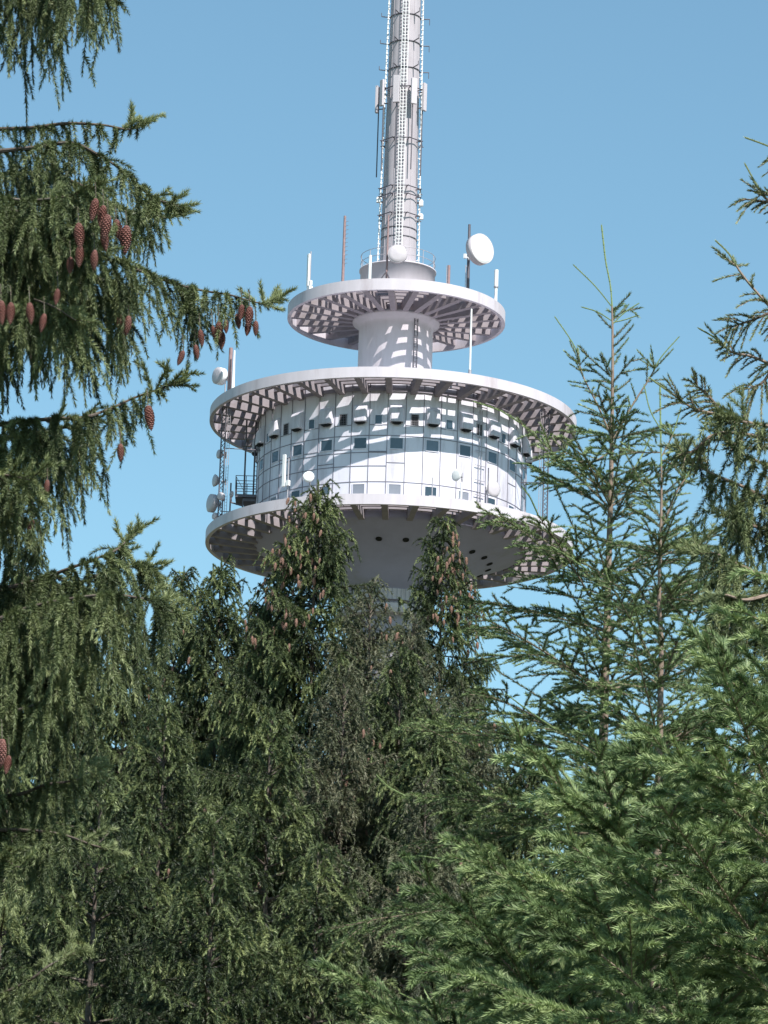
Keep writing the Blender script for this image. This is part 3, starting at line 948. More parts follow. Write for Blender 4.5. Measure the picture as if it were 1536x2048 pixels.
# ------------------------------------------------------------------ the middle spruces, 60 to 90 m away
def far_tree_mesh(seed, H, zlow, wmax, mats, slope=0.44, sp=0.25, dens=160, cones=0, sparse=1.0, nbr=6, t_in=0.12, hang=0.65):
    """Norway spruce with drooping branchlets; crown from zlow up to H, base at the origin"""
    rng = np.random.default_rng(seed)
    G = Geo()
    P, V, C, T = [], [], [], []
    z = H - 0.25
    while z > zlow:
        d = H - z
        nb = nbr if d > 1 else 4
        a0 = rng.random() * 6.28
        for i in range(nb):
            if rng.random() > sparse: continue
            a = a0 + i * 6.283 / nb + rng.normal() * 0.25
            zz = z + rng.normal() * 0.10
            L = min(wmax, 0.16 + slope * d ** 0.9) * (0.70 + 0.5 * rng.random())
            e = np.interp(d, [0, 1, 3, 6, 12], [0.95, 0.65, 0.25, 0.0, -0.25]) + rng.normal() * 0.12
            dr = np.interp(d, [0, 1.5, 4, 12], [-0.15, 0.0, 0.18, 0.22])
            v = np.array([math.cos(a) * math.cos(e), math.sin(a) * math.cos(e), math.sin(e)]) * L
            # sweep down, then lift at the tip
            P.append((0, 0, zz)); V.append(v - Z_ * dr * L); C.append(Z_ * (dr * 0.75 * L)); T.append(np.clip(0.38 + 0.18 * rng.normal(), 0, 1))
        z -= np.interp(d, [0, 2, 8], [sp * 0.7, sp * 1.15, sp * 1.5])
    br = Sh(P, V, C, np.array(T))
    lead = Sh([(0, 0, H - 0.5)], [(0.02, 0, 0.5)], [(0, 0, 0)])
    G.stems(br, 0.012 + 0.010 * br.L / 2, 0.004, 4, 4)
    bl = spawn(br, 0.060, t_in, 1.0, lambda t, L, r: np.clip((1 - t) * L * 0.36 + 0.10, 0.08, 0.42) * (0.5 + 0.8 * r.random(len(t))), 0.9, 0.8, -0.05, hang, rng)
    G.stems(bl, 0.004, 0.002, 3, 3)
    tw = spawn(bl, 0.105, 0.1, 1.0, lambda t, L, r: 0.09 + 0.14 * r.random(len(t)), 0.7, 0.5, -0.35, 0.55, rng, tone_n=0.2)
    for s_, dn in ((br, 1.1), (bl, 1.15), (tw, 1.0), (lead, 2.5)):
        G.needles(s_, dens * dn * 1.5, 0.058, 0.0130, rng, 0.35, 0.8, tmin=0.15 if s_ is br else 0.0)
    return G, br, bl, rng, mats

FT = {}
def far_proto(key, **k):
    FT[key] = far_tree_mesh(**k)
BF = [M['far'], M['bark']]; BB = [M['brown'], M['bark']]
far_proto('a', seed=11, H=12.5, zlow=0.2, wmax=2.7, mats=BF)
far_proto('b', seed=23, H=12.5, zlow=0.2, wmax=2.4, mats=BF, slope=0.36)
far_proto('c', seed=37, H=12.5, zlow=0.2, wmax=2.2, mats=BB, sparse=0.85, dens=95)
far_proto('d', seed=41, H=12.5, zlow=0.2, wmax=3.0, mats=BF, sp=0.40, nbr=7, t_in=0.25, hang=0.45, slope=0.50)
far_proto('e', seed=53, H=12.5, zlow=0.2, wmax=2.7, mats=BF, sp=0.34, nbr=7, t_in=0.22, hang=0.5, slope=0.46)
far_meshes = {}
GFT = 'old spruces in front of the tower'
def far_tree(key, px, py, D, label, rz, sc_=1.0, cones=0, cz=(0.3, 3.5), lean=(0, 0)):
    top = at(px, py, D)
    s_ = sc_
    H = top[2] / 1.0
    t = thing('spruce_tree', label, 'tree', (top[0], top[1], 0), rz, GFT)
    G, br, bl, rng, mats = FT[key]
    z0 = H - 12.5 * s_
    trunk_mesh('trunk', [(0.02 * math.sin(i), 0.02 * math.cos(i * 1.7), zz) for i, zz in enumerate(np.linspace(-0.3, H - 0.1, 9))], 0.15 * s_, 0.008, t, M['bark'], 8)
    if key not in far_meshes:
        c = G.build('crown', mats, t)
        far_meshes[key] = c.data
    else:
        c = link('crown', far_meshes[key], t)
    c.location = (0, 0, z0)
    c.scale = (s_, s_, s_)
    if cones:
        d = 12.5 - bl.P[:, 2]
        toc = -np.array([math.sin(-rz), math.cos(-rz)])      # towards the viewer, in the tree's own axes
        e = bl.P + bl.V + bl.C
        face = (e[:, :2] @ toc[:2]) / np.maximum(np.linalg.norm(e[:, :2], axis=1), 1e-3)
        ok = np.where((d > cz[0]) & (d < cz[1]) & (face > 0.15))[0]
        pick = rng.choice(ok, min(cones, len(ok)), replace=False)
        for q in pick:
            hang_cone(t, e[q] * s_ + [toc[0] * 0.07, toc[1] * 0.07, z0 + 0.02], 0.72 + 0.40 * rng.random(), rng, CONEF)
    return t
FARLIST = [
 ('b', 366, 1136, 75, 'slim spruce with the left one of the two pointed tops under the tower platform edge', 0.3, 1.0, 12, (0.6, 3)),
 ('a', 444, 1116, 74, 'spruce with the right one of the two pointed tops under the tower platform edge', 1.9, 1.0, 25, (0.6, 3.5)),
 ('b', 522, 1225, 77, 'spruce whose dark top fills the gap left of the spruce laden with cones', 4.4, 1.0, 14, (0.5, 3)),
 ('a', 638, 962, 70, 'tallest spruce before the tower, its top full of hanging brown cones', 2.6, 1.0, 97, (0.25, 3.0)),
 ('b', 556, 1128, 70.6, 'side top of spruce leaning beside the tallest cone laden spruce', 5.0, 0.9, 60, (0.2, 3)),
 ('c', 742, 1168, 69, 'thin spruce with cones right of the tallest one, covering the tower neck', 0.9, 1.0, 50, (0.2, 4)),
 ('b', 888, 1038, 75, 'slender spruce with cones standing before the right half of the lower platform', 3.6, 0.95, 80, (0.2, 2.6)),
 ('c', 828, 1238, 67, 'brownish thin spruce in front of the tower shaft', 2.2, 1.0, 40, (0.2, 4)),
 ('b', 800, 1300, 64, 'green spruce standing behind the brownish thin one, hiding the foot of the shaft', 5.6, 1.0, 20, (0.3, 4)),
 ('a', 870, 1400, 62, 'dense spruce low between the shaft and the right sky gap', 3.0, 1.0, 0, (0, 0)),
 ('a', 60, 1075, 88, 'far spruce top showing behind the drooping boughs at the left edge', 0.5, 1.0, 0, (0, 0)),
 ('b', 258, 1215, 72, 'broad spruce behind the grey branch tip at the left', 1.2, 1.0, 10, (0.5, 3)),
 ('a', 150, 1200, 78, 'dark spruce between the left boughs and the two pointed tops', 3.3, 1.0, 0, (0, 0)),
 ('c', 935, 1385, 66, 'thin spruce filling the foot of the sky gap at the right', 4.0, 1.0, 16, (0.3, 4)),
 ('e', 330, 1400, 62, 'bushy green spruce low in the picture, below the two pointed tops', 5.5, 1.0, 0, (0, 0)),
 ('c', 690, 1345, 63, 'brown green spruce below the cone laden tops', 1.0, 1.0, 30, (0.3, 4.5)),
 ('e', 545, 1420, 61, 'spruce with a pale trunk line under the tallest cone laden one', 2.0, 1.0, 14, (0.3, 4)),
 ('d', 200, 1560, 56, 'dark green spruce with long sloping boughs at lower left', 0.2, 1.0, 0, (0, 0)),
 ('d', 430, 1640, 54, 'nearest middle spruce, its boughs stepping down at the bottom left of centre', 3.9, 1.0, 0, (0, 0)),
 ('e', 640, 1690, 55, 'nearest middle spruce at the bottom centre', 2.9, 1.0, 0, (0, 0)),
 ('c', 850, 1560, 60, 'greyish spruce with thin twigs left of the bright young spruces', 0.0, 1.0, 12, (0.3, 4)),
 ('b', 1060, 1440, 64, 'dark spruce behind the young spruces, right of the sky gap', 1.4, 1.0, 0, (0, 0)),
 ('a', 1230, 1500, 62, 'dark spruce behind the trunk of the tall young spruce', 2.4, 1.0, 0, (0, 0)),
 ('b', 1400, 1420, 66, 'dark spruce behind the pair of young spruces, toward the right edge', 0.7, 1.0, 0, (0, 0)),
 ('a', 1530, 1440, 60, 'dark spruce farthest right, behind the overhanging boughs', 5.0, 1.0, 0, (0, 0)),
 ('e', 20, 1500, 60, 'dark spruce low behind the near boughs at the left edge', 4.1, 1.0, 0, (0, 0)),
]
for q in FARLIST: far_tree(*q)

# ------------------------------------------------------------------ the near old spruce at the left, 20 m away
rng = np.random.default_rng(5)
ND = 20.0
base = at(-700, 1000, ND + 0.6)
left = thing('spruce_tree', 'near old spruce with drooping boughs and brown cones entering from the left edge', 'tree', (base[0], base[1], 0))
LB = np.array([base[0], base[1], 0])
trunk_mesh('trunk', [(0.05 * math.sin(i), 0.05 * math.cos(i * 2.1), z) for i, z in enumerate(np.linspace(-0.3, 19, 14))], 0.30, 0.03, left, M['bark'], 14)
# (pixel x, pixel y, hang length in pixels), depth offset, thickness
BOUGHS = [
 ([(-260, -130, 200), (-60, -90, 250), (40, -70, 240), (120, -62, 200), (180, -40, 190), (222, -14, 60)], 0.0),
 ([(-300, -60, 200), (-120, -40, 230), (0, -30, 160), (70, -26, 170), (150, -30, 130), (205, -22, 30)], 0.7),
 ([(-250, 250, 60), (-60, 258, 55), (60, 256, 48), (130, 247, 50), (205, 250, 45), (262, 258, 30), (300, 238, 10)], 0.1),
 ([(-260, 330, 200), (-80, 310, 210), (60, 296, 190), (140, 286, 150), (190, 306, 120), (250, 345, 110), (300, 392, 90), (345, 408, 20)], 0.0),
 ([(-250, 420, 200), (-60, 360, 240), (60, 345, 200), (150, 365, 150), (220, 405, 120), (275, 430, 90), (332, 436, 20)], 0.5),
 ([(-200, 470, 200), (-40, 420, 200), (60, 430, 160), (150, 470, 120), (200, 490, 80)], -0.4),
 ([(-200, 340, 100), (-60, 380, 200), (40, 400, 190), (120, 395, 160), (190, 380, 100)], -0.5),
 ([(-260, 450, 250), (-60, 440, 260), (60, 470, 250), (140, 500, 235), (220, 520, 230), (290, 545, 160), (350, 568, 150), (410, 582, 140), (460, 590, 60), (520, 606, 14), (560, 597, 4)], 0.0),
 ([(-260, 520, 300), (-60, 500, 290), (40, 520, 260), (130, 545, 220), (210, 560, 180), (280, 590, 120)], 0.6),
 ([(-200, 590, 260), (-60, 580, 240), (30, 590, 200), (100, 610, 160), (150, 640, 110)], -0.4),
 ([(-260, 600, 200), (-60, 570, 260), (60, 580, 230), (160, 600, 190), (240, 610, 120)], 0.9),
 ([(-260, 860, 300), (-60, 855, 280), (30, 845, 220), (100, 838, 190), (170, 834, 160), (225, 815, 130), (270, 795, 55), (318, 778, 14), (345, 768, 6)], 0.0),
 ([(-260, 880, 300), (-60, 885, 300), (30, 870, 220), (100, 860, 150), (170, 850, 120)], 0.7),
 ([(-200, 960, 260), (-60, 950, 240), (10, 950, 170), (60, 960, 110)], -0.3),
 ([(-260, 1020, 260), (-60, 1010, 200), (0, 1020, 160), (50, 1040, 110)], 0.5),
 ([(-260, 1230, 260), (-60, 1190, 260), (60, 1165, 240), (130, 1140, 230), (190, 1118, 200), (235, 1098, 90), (262, 1070, 10)], 0.0),
 ([(-200, 1230, 240), (-40, 1200, 240), (60, 1180, 220), (150, 1168, 200), (220, 1140, 170), (270, 1128, 120), (300, 1140, 60)], 0.35),
 ([(-200, 1280, 240), (-40, 1250, 260), (60, 1215, 250), (160, 1195, 240), (230, 1190, 200), (300, 1200, 130), (335, 1215, 50)], -0.3),
 ([(-200, 1150, 240), (-60, 1170, 240), (20, 1180, 200), (100, 1190, 160)], 0.8),
 ([(-200, 1480, 240), (-60, 1450, 220), (20, 1425, 160), (80, 1405, 110), (118, 1372, 30)], -0.3),
 ([(-200, 1400, 260), (-60, 1380, 260), (40, 1370, 230), (120, 1360, 160), (170, 1380, 90)], 0.5),
 ([(-200, 1600, 200), (-60, 1590, 180), (30, 1590, 130), (90, 1570, 90), (150, 1560, 40), (182, 1542, 6)], 0.2),
 ([(-200, 1650, 200), (-60, 1660, 160), (40, 1660, 110), (120, 1668, 60), (185, 1690, 30), (225, 1700, 6)], 0.0),
 ([(-200, 1760, 200), (-60, 1730, 150), (0, 1720, 90), (40, 1735, 60)], -0.4),
 ([(-200, 2010, 120), (-60, 2005, 100), (10, 1985, 60), (60, 1960, 40), (100, 1930, 12), (126, 1918, 4)], 0.0),
 ([(-200, 2080, 120), (-60, 2060, 90), (0, 2040, 70), (50, 2030, 60)], 0.3),
]
GL = Geo()
ends = []
def hanging_bough(G, pix, D, LB_, rng, hs=1.0, dens=1150, ppm=None, tiplen=0.13, tiptone=0.62, tr=None, nl=0.027, nw=0.0042, bspace=0.040):
    ppm = ppm or FPX / D
    P = np.array([at(x, y, D + 0.12 * math.sin(i * 1.3)) for i, (x, y, h) in enumerate(pix)]) - LB_
    h = np.array([q[2] for q in pix]) / ppm
    n = 6
    sp = smooth_path(P, n)
    hh = np.interp(np.linspace(0, len(pix) - 1, len(sp)), np.arange(len(pix)), h)
    if tr is not None:                       # run back to the trunk
        s0 = sp[0]
        sp = np.vstack([tr, (tr + s0) / 2 + [0, 0, 0.1], sp]); hh = np.concatenate([[0.3, 0.4], hh])
    ax = path_shoots(sp, 0.45)
    tt = np.linspace(0, 1, len(sp))
    rr = 0.012 * (1 - tt) + 0.003
    G.stems(ax, rr[:-1], rr[1:], 1, 6)
    n = np.maximum(1, np.round(ax.L / bspace * 1.5)).astype(int)
    idx = np.repeat(np.arange(len(ax)), n)
    u = rng.random(len(idx))
    u = np.where(rng.random(len(idx)) < 0.6, (np.floor(u * 2) + 0.5 + 0.16 * rng.normal(size=len(idx))) / 2, u).clip(0, 1)
    p, ta = ax.pos(idx, u), ax.tan(idx, u)
    clump = 0.70 + 0.65 * rng.random((len(ax), 2))
    H = (hh[idx] * (1 - u) + hh[idx + 1] * u) * hs
    H = H * (0.35 + 0.75 * rng.random(len(idx)) ** 0.8) * clump[idx, (u > 0.5).astype(int)]
    sd = nrm(np.cross(ta, Z_)) * np.where(rng.random(len(idx)) < 0.5, 1, -1)[:, None]
    hl = np.clip(H, 0.05, 0.42)
    V = ta * (hl * (0.15 + 0.35 * rng.random(len(idx))))[:, None] + sd * (hl * (0.10 + 0.65 * rng.random(len(idx))))[:, None] + Z_ * (hl * (0.05 + 0.15 * rng.random(len(idx))))[:, None]
    V += rng.normal(size=V.shape) * 0.012
    C = -V * 0.25; C[:, 2] = -H - V[:, 2]
    bl = Sh(p, V, C, np.clip(0.40 + 0.14 * rng.normal(size=len(idx)), 0, 1))
    G.stems(bl, 0.0030, 0.0012, 4, 3)
    G.needles(bl, dens * 1.1, nl, nw, rng)
    tw = spawn(bl.sub(bl.L > 0.07), 0.085, 0.12, 0.90, lambda t, L, r: (0.06 + 0.13 * r.random(len(t))) * np.clip(L / 0.15, 0.5, 1), 0.8, 0.75, 0.0, 0.75, rng, radial=True, tone_n=0.16)
    G.needles(tw, dens, nl, nw, rng)
    # spreading fresh shoots at the tip
    e = nrm(sp[-1] - sp[-3])
    k = 8
    base_i = rng.integers(max(0, len(sp) - 9), len(sp), k)
    d = nrm(e + rng.normal(size=(k, 3)) * 0.55 + Z_ * 0.25)
    Lt = tiplen * (0.6 + 0.7 * rng.random(k))
    ts_ = Sh(sp[base_i], d * Lt[:, None], np.zeros((k, 3)), np.full(k, tiptone))
    G.stems(ts_, 0.003, 0.0015, 2, 4)
    G.needles(ts_, dens * 1.4, nl, nw, rng)
    t2 = spawn(ts_, 0.05, 0.3, 0.9, lambda t, L, r: 0.04 + 0.05 * r.random(len(t)), 0.9, 0.7, 0.1, 0.0, rng, radial=True)
    G.needles(t2, dens * 1.2, nl, nw, rng)
    return ax, bl
for pix, dz in BOUGHS:
    p0 = at(pix[0][0], pix[0][1], ND + dz) - LB
    hanging_bough(GL, pix, ND + dz, LB, rng, tr=np.array([0, 0, p0[2] + 0.25]))
# generic boughs on the far and the near side of the trunk
for z in np.arange(3.0, 18.5, 0.33):
    for a in (rng.random() * 6.28, rng.random() * 6.28):
        if abs(((a + math.pi) % (2 * math.pi)) - math.pi) < 1.1: continue
        L = np.clip((19 - z) * 0.3, 0.4, 2.3)
        d = np.array([math.cos(a), math.sin(a), 0])
        P0 = np.array([0, 0, z])
        sp_ = [P0, P0 + d * L * 0.5 + Z_ * 0.05, P0 + d * L - Z_ * 0.25]
        ax = path_shoots(smooth_path(sp_, 4))
        GL.stems(ax, 0.014, 0.008, 1, 5)
        bl = spawn(ax, 0.055, 0.0, 1.0, lambda t, L_, r: 0.15 + 0.3 * r.random(len(t)), 0.5, 0.5, 0.1, 1.6, rng)
        GL.stems(bl, 0.003, 0.001, 3, 3)
        GL.needles(bl, 200, 0.024, 0.008, rng)
        GL.needles(spawn(bl, 0.07, 0.1, 0.95, lambda t, L_, r: 0.05 + 0.07 * r.random(len(t)), 0.8, 0.8, 0, 0.6, rng, radial=True), 200, 0.024, 0.008, rng)
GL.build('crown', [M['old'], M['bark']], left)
# cones: (pixel x, pixel y of the cone's top, depth offset, size in pixels)
CONES = [(192, 398, -0.55, 50), (207, 412, -0.5, 52), (216, 430, -0.6, 56), (157, 447, -0.6, 58), (160, 492, -0.5, 48), (141, 515, -0.4, 40), (189, 500, -0.45, 44), (253, 452, -0.2, 62), (232, 440, -0.1, 50), (207, 460, -0.4, 46),
 (2, 602, -0.6, 52), (22, 606, -0.6, 48), (59, 606, -0.55, 46), (89, 628, -0.5, 40), (116, 578, -0.5, 36), (258, 632, -0.1, 42), (242, 628, 0.0, 34),
 (367, 702, -0.1, 34), (391, 690, 0.0, 32), (400, 660, 0.0, 36), (425, 652, 0.0, 26), (438, 644, -0.1, 40), (452, 640, 0.0, 30), (445, 664, 0.05, 38), (432, 655, 0.1, 34),
 (484, 610, -0.05, 36), (500, 614, -0.1, 46), (474, 628, 0.0, 34), (512, 642, 0.0, 32), (498, 640, 0.08, 36),
 (296, 812, 0.0, 54), (241, 888, 0.0, 38), (95, 960, -0.2, 34), (66, 1040, -0.2, 34), (4, 1478, -0.6, 58), (18, 1512, -0.55, 40)]
for x, y, dz, L in CONES:
    D = ND + dz * (1.4 if dz < -0.3 else 1) - 0.12
    p = at(x, y, D) - LB
    s_ = (L / (FPX / D)) / 0.13
    hang_cone(left, p, s_, rng, CONE)
    tgt = CONE
# a stalk of needles carrying each cone
GS = Geo()
pc = np.array([at(x, y, ND + dz * (1.4 if dz < -0.3 else 1) - 0.12) - LB for x, y, dz, L in CONES])
st = Sh(pc + np.array([-0.015, 0.06, 0.11]), np.tile([0.012, -0.07, 0.0], (len(pc), 1)), np.tile([0.003, 0.01, -0.11], (len(pc), 1)), np.full(len(pc), 0.45))
GS.stems(st, 0.0035, 0.0025, 3, 4); GS.needles(st, 700, 0.016, 0.0027, rng)
GS.build('cone_twig', [M['old'], M['bark']], left)

# ------------------------------------------------------------------ the young spruces at the right, 23 to 27 m away
def young_tree(label, tip_px, tip_py, D, seed, limbs=(), lead_pix=None, height_vis=6.5, nl=0.0235, slope=0.36, az_skip=None, wmax=2.0, whorl=0.42, thin_top=1.2, dens=620, group=None, gap=None, trunk_r=0.085, tone0=0.42, no_lead=False, open_top=0.0, nbr=5, candle=0.45, flat=1.0, bsp=0.070, tsp=0.075, tops=()):
    rng = np.random.default_rng(seed)
    top = at(tip_px, tip_py, D)
    t = thing('young_spruce', label, 'tree', (top[0], top[1], 0), 0, group)
    B = np.array([top[0], top[1], 0]); H = top[2]
    G = Geo()
    if lead_pix: tp = np.array([at(x, y, D) for x, y in lead_pix])[::-1] - B
    else: tp = np.array([(0, 0, H - 1.0), (0, 0, H - 0.5), (0, 0, H)])
    tp = np.vstack([[(0, 0, -0.3)], [(tp[0][0] * f, tp[0][1] * f, tp[0][2] * f) for f in (0.25, 0.5, 0.75)], tp])
    tps = smooth_path(tp, 5)
    lv = tps[tps[:, 2] < H - 0.49]
    lv = lv if not no_lead else lv[lv[:, 2] < H - 0.9]
    trunk_mesh('trunk', lv, trunk_r, 0.006, t, M['youngbark'], 10)
    up = tps[tps[:, 2] >= H - 0.62]
    lead = path_shoots(up, 0.7)
    if not no_lead:
        G.stems(lead, 0.0065, 0.0045, 1, 6, 0)
        G.needles(lead, 520, 0.014, 0.0035, rng, 0.35, 0.7)
    def tx(z):
        return np.array([np.interp(z, tps[:, 2], tps[:, 0]), np.interp(z, tps[:, 2], tps[:, 1]), z])
    P, V, C, T = [], [], [], []
    z = H - (1.0 if no_lead else 0.55)
    first = not no_lead
    while z > H - height_vis:
        d = H - z
        if d < open_top:
            z -= 0.1
            continue
        nb = 3 if first else rng.integers(nbr, nbr + 2)
        a0 = rng.random() * 6.28
        for i in range(nb):
            a = a0 + i * 6.283 / nb + rng.normal() * 0.2
            L = min(wmax, 0.14 + slope * d ** 0.95) * (0.75 + 0.4 * rng.random())
            if gap and gap(d, a): continue
            e = np.interp(d, [0.5, 1.2, 3, 6], [0.95, 0.75, 0.42, 0.10]) + rng.normal() * 0.12
            if open_top and d < open_top + 0.5: e = 0.30 + 0.1 * rng.normal(); L *= 0.75
            v = np.array([math.cos(a) * math.cos(e), math.sin(a) * math.cos(e), math.sin(e)]) * L
            dr = np.interp(d, [0.5, 3, 6], [-0.05, 0.12, 0.25])
            P.append(tx(z + rng.normal() * 0.02)); V.append(v - Z_ * 0.0); C.append(-Z_ * dr * L); T.append(np.clip(tone0 + 0.1 * rng.normal(), 0, 1))
        # short shoots between the whorls
        for i in range(7):
            a = rng.random() * 6.28; zz = z + rng.random() * whorl
            if zz > H - 0.5: continue
            L = (0.12 + 0.16 * (H - zz) ** 0.5 * rng.random()) * 1.0
            e = 0.5 + 0.3 * rng.random()
            P.append(tx(zz)); V.append(np.array([math.cos(a) * math.cos(e), math.sin(a) * math.cos(e), math.sin(e)]) * L); C.append(np.zeros(3)); T.append(tone0)
        z -= whorl * (0.85 + 0.3 * rng.random())
        first = False
    if open_top:
        zz = H - 0.5
        while zz > H - open_top - 0.1:
            a = rng.choice((0, math.pi)) + rng.normal() * 0.7; e = 0.55 + 0.25 * rng.random()
            if zz > H - 0.56: zz -= 0.045; continue
            L = 0.13 + 0.07 * rng.random()
            P.append(tx(zz)); V.append(np.array([math.cos(a) * math.cos(e), math.sin(a) * math.cos(e), math.sin(e)]) * L); C.append(np.array([0, 0, 0.02])); T.append(tone0)
            zz -= 0.062
    br = Sh(P, V, C, np.array(T))
    for pix, dz in limbs:
        pp = smooth_path(np.array([at(x, y, D + dz * i / (len(pix) - 1)) for i, (x, y) in enumerate(pix)]) - B, 3)
        pp = pp[::2] if len(pp) % 2 else np.vstack([pp[:-1:2], pp[-1:]])
        br = cat(br, path_shoots(pp, tone0 + 0.05))
    for pix, cdl in tops:
        finger_limb(G, np.array([at(x, y, D) for x, y in pix]) - B, rng, candle=cdl, nl=nl * 0.85, tone=tone0 + 0.1, r0=0.007 if len(pix) > 3 else 0.004, r1=0.003)
    short = br.L < 0.34
    G.stems(br, np.where(short, 0.0035, 0.003 + 0.004 * br.L), 0.0025, 5, 5)
    G.needles(br, dens * 1.5, nl, 0.0044, rng, 0.5, 0.95, tmin=0.0)
    # candles: last year's long end shoots
    lg = br.sub((br.L > 0.5) & (rng.random(len(br)) < candle))
    n = len(lg); o1 = np.ones(n)
    e, ta = lg.pos(np.arange(n), o1), lg.tan(np.arange(n), o1)
    cd_ = nrm(ta + Z_ * 0.25 + 0.15 * rng.normal(size=ta.shape))
    Lc = 0.12 + 0.20 * rng.random(n)
    cn = Sh(e, cd_ * Lc[:, None], 0.05 * rng.normal(size=(n, 3)), np.full(n, 0.72))
    G.stems(cn, 0.0045, 0.003, 2, 5, 0)
    G.needles(cn, dens * 2.2, 0.013, 0.0036, rng, 0.35, 0.75)
    bl = spawn(br.sub(br.L > 0.2), bsp, 0.10, 1.0, lambda t, L, r: np.clip((1.02 - t) * L * 0.55 + 0.07, 0.07, 0.5) * (0.7 + 0.5 * r.random(len(t))), 0.95, 0.85, 0.02, 0.12 + 0.1 * (1 - flat), rng, noise=0.18 * flat)
    G.stems(bl, 0.0034, 0.0022, 3, 4)
    G.needles(bl, dens * 1.4, nl, 0.0046, rng, 0.5, 0.95)
    tw = spawn(bl.sub(bl.L > 0.12), tsp, 0.15, 0.95, lambda t, L, r: np.clip((1.05 - t) * L * 0.5 + 0.05, 0.05, 0.19) * (0.7 + 0.5 * r.random(len(t))), 0.95, 0.8, -0.02, 0.15 + 0.2 * (1 - flat), rng, noise=0.22 * flat)
    G.needles(tw, dens * 1.3, nl, 0.0048, rng, 0.5, 0.95, tip=0.25)
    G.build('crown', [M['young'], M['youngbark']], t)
    return t
GY = 'young spruces at the right'
young_tree('tall young spruce with a thin bent leader, highest tip at the right of the tower', 1203, 450, 25, 3,
    tops=[([(1222, 872), (1195, 810), (1165, 750), (1150, 695), (1110, 634)], 0.42), ([(1226, 878), (1262, 815), (1300, 755), (1322, 715), (1358, 674)], 0.40),
          ([(1224, 614), (1190, 572), (1147, 530)], 1.0), ([(1226, 648), (1248, 626), (1277, 607)], 1.0), ([(1224, 642), (1195, 624), (1163, 614)], 1.0), ([(1226, 645), (1248, 640), (1272, 632)], 1.0),
          ([(1225, 900), (1180, 925), (1130, 905), (1088, 908)], 0.3)],
    limbs=[
           ([(1222, 1010), (1190, 935), (1140, 892), (1108, 874)], -0.5), ([(1220, 1130), (1180, 1110), (1150, 1060), (1122, 1000), (1108, 968)], -0.3),
           ([(1215, 1300), (1147, 1200), (1100, 1110), (1040, 1060), (1000, 1030)], -0.6), ([(1210, 1420), (1147, 1363), (1091, 1300), (1040, 1250), (1005, 1217), (985, 1188)], -0.5),
           ([(1205, 1480), (1120, 1420), (1040, 1370), (980, 1330), (905, 1260)], -0.3), ([(1190, 1620), (1100, 1560), (980, 1510), (900, 1480), (840, 1450)], -0.6),
           ([(1190, 1720), (1080, 1640), (960, 1560), (880, 1500)], -0.3)],
    lead_pix=[(1203, 450), (1211, 520), (1224, 612), (1224, 860), (1218, 1100), (1212, 1300)], group=GY, slope=0.36, wmax=1.8, open_top=1.42)
young_tree('second young spruce with a reddish thin trunk, right of the tallest young one', 1320, 770, 23.5, 8,
    limbs=[([(1322, 1190), (1400, 1100), (1470, 1020), (1500, 960)], -0.4), ([(1322, 1060), (1370, 960), (1400, 900)], 0.2), ([(1322, 1040), (1280, 960), (1250, 905)], 0.1)],
    lead_pix=[(1320, 770), (1321, 850), (1323, 1000), (1318, 1200), (1322, 1320)], group=GY, slope=0.40, wmax=1.9, open_top=0.95, tops=[([(1322, 915), (1345, 870), (1362, 815)], 0.5), ([(1322, 860), (1300, 820), (1288, 770)], 1.0), ([(1322, 905), (1280, 905), (1240, 900)], 0.4), ([(1322, 1060), (1350, 990), (1375, 950), (1402, 895)], 0.4), ([(1322, 920), (1360, 930), (1395, 912)], 0.5)], trunk_r=0.075)
young_tree('bushy bright green young spruce filling the lower right corner', 1600, 1020, 15.5, 21, group=GY, slope=0.62, wmax=2.2, tone0=0.62, height_vis=3.6, no_lead=True, whorl=0.50, nl=0.034, nbr=7, dens=900, candle=0.12, flat=0.45, bsp=0.075, tsp=0.085)
young_tree('middle young spruce with layered bright boughs below the reddish trunk', 1270, 1270, 16.5, 45, group=GY, slope=0.60, wmax=1.7, tone0=0.62, height_vis=3.0, no_lead=True, whorl=0.50, nl=0.034, nbr=7, dens=900, candle=0.12, flat=0.45, bsp=0.075, tsp=0.085)
young_tree('low young spruce with bright tips at the bottom, left of the corner one', 1080, 1600, 17.5, 29, group=GY, slope=0.55, wmax=1.5, tone0=0.6, height_vis=2.6, no_lead=True, nl=0.032, nbr=7, dens=800, candle=0.3, whorl=0.5, flat=0.45, bsp=0.075, tsp=0.085)
young_tree('lowest young spruce, only its boughs rise at the bottom edge beside the middle spruces', 910, 1740, 20, 33, group=GY, slope=0.46, wmax=1.3, tone0=0.52, height_vis=2.6, no_lead=True, nl=0.030, nbr=7, dens=700, candle=0.3, whorl=0.46, flat=0.6, bsp=0.07, tsp=0.08)

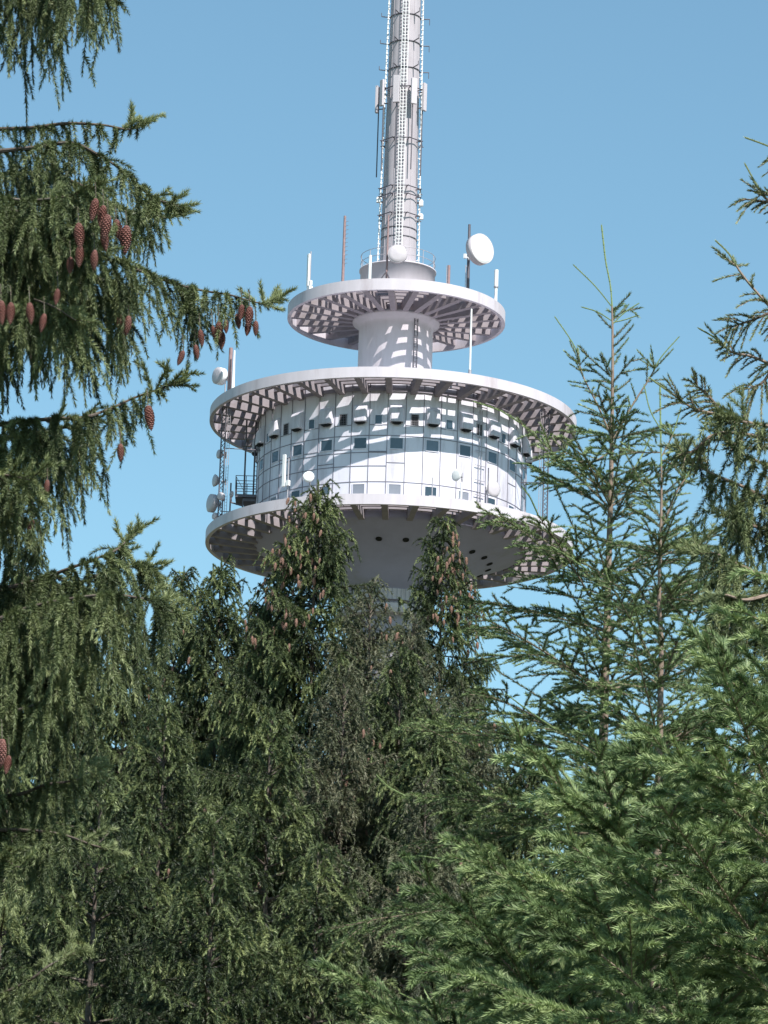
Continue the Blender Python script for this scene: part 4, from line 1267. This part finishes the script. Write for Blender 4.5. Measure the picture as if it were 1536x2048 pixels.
# ------------------------------------------------------------------ the near spruce reaching in from the right edge, 17 m away
rng = np.random.default_rng(77)
RD2 = 17.5
base = at(1950, 1000, RD2 + 0.3)
right = thing('spruce_tree', 'near spruce whose dark hanging boughs and long bare tips reach in from the right edge', 'tree', (base[0], base[1], 0))
RB = np.array([base[0], base[1], 0])
trunk_mesh('trunk', [(0.04 * math.sin(i), 0.04 * math.cos(i * 2.1), z) for i, z in enumerate(np.linspace(-0.3, 9.6, 10))], 0.20, 0.012, right, M['youngbark'], 12)
RB_ = [
 ([(1720, 920, 100), (1620, 870, 85), (1536, 852, 70), (1480, 842, 60), (1440, 832, 35)], -0.1),
 ([(1720, 1010, 150), (1620, 985, 150), (1536, 995, 130), (1490, 975, 100), (1447, 957, 70), (1400, 935, 45), (1355, 914, 6)], 0.1),
 ([(1720, 960, 110), (1620, 930, 100), (1540, 930, 75), (1490, 910, 45), (1460, 890, 20)], 0.4),
 ([(1720, 1150, 200), (1620, 1130, 200), (1536, 1150, 190), (1480, 1130, 170), (1440, 1110, 110), (1391, 1098, 30)], 0.0),
 ([(1720, 1200, 200), (1620, 1180, 200), (1540, 1190, 180), (1490, 1200, 130), (1450, 1190, 80), (1425, 1200, 30)], -0.4),
 ([(1720, 1080, 200), (1620, 1060, 200), (1550, 1060, 170), (1500, 1050, 130), (1470, 1035, 60)], 0.4),
 ([(1700, 1500, 150), (1600, 1480, 120), (1540, 1440, 60), (1500, 1420, 30)], -0.2),
 ([(1700, 1300, 200), (1620, 1290, 180), (1550, 1280, 120), (1510, 1270, 60)], 0.2),
]
GR = Geo()
FINGERS = [([(1720, 440), (1620, 345), (1580, 312), (1536, 292), (1490, 275)], 0.35, 0.0), ([(1720, 500), (1620, 440), (1545, 408), (1515, 372), (1490, 328)], 0.35, 0.1), ([(1620, 445), (1560, 410), (1490, 398)], 0.0, 0.1),
 ([(1740, 790), (1620, 700), (1560, 635), (1520, 592), (1484, 549), (1458, 508), (1431, 481)], 0.26, -0.1), ([(1620, 640), (1560, 622), (1505, 640), (1462, 654)], 0.0, 0.0), ([(1740, 820), (1620, 765), (1540, 728), (1500, 712), (1463, 704), (1430, 676), (1398, 657)], 0.28, 0.1),
 ([(1560, 700), (1530, 760), (1496, 778)], 0.0, 0.0), ([(1500, 846), (1429, 828), (1390, 818), (1357, 797), (1299, 756)], 0.32, -0.1), ([(1440, 822), (1415, 790), (1388, 768)], 0.0, -0.1), ([(1560, 890), (1500, 870), (1430, 868), (1380, 905), (1340, 900)], 0.2, 0.0)]
for pix, cdl, dz in FINGERS:
    for rep_ in range(2 if not cdl else 1):
        finger_limb(GR, np.array([at(x, y, RD2 + dz) for x, y in pix]) - RB, rng, candle=cdl, r0=0.010, r1=0.003, sp=0.036, fl=0.13, nl=0.019, tone=0.45, up=-0.12, droop=0.35)
for pix, dz in RB_:
    p0 = at(pix[0][0], pix[0][1], RD2 + dz) - RB
    hanging_bough(GR, pix, RD2 + dz, RB, rng, tr=np.array([0, 0, p0[2] - 0.15]), tiplen=0.12, tiptone=0.6, dens=1000, bspace=0.042)
for z in np.arange(2.5, 9.4, 0.33):
    for a in rng.random(2) * 6.28:
        if abs(((a) % (2 * math.pi)) - math.pi) < 1.1: continue
        L = np.clip((9.8 - z) * 0.35, 0.25, 1.9)
        d = np.array([math.cos(a), math.sin(a), 0])
        P0 = np.array([0, 0, z])
        ax = path_shoots(smooth_path([P0, P0 + d * L * 0.5 + Z_ * 0.08, P0 + d * L], 4))
        GR.stems(ax, 0.012, 0.007, 1, 5)
        bl = spawn(ax, 0.06, 0.0, 1.0, lambda t, L_, r: 0.12 + 0.25 * r.random(len(t)), 0.6, 0.6, 0.1, 1.0, rng)
        GR.needles(bl, 400, 0.02, 0.006, rng)
        GR.needles(spawn(bl, 0.07, 0.1, 0.95, lambda t, L_, r: 0.05 + 0.07 * r.random(len(t)), 0.8, 0.8, 0, 0.4, rng, radial=True), 400, 0.02, 0.006, rng)
GR.build('crown', [M['old'], M['youngbark']], right)
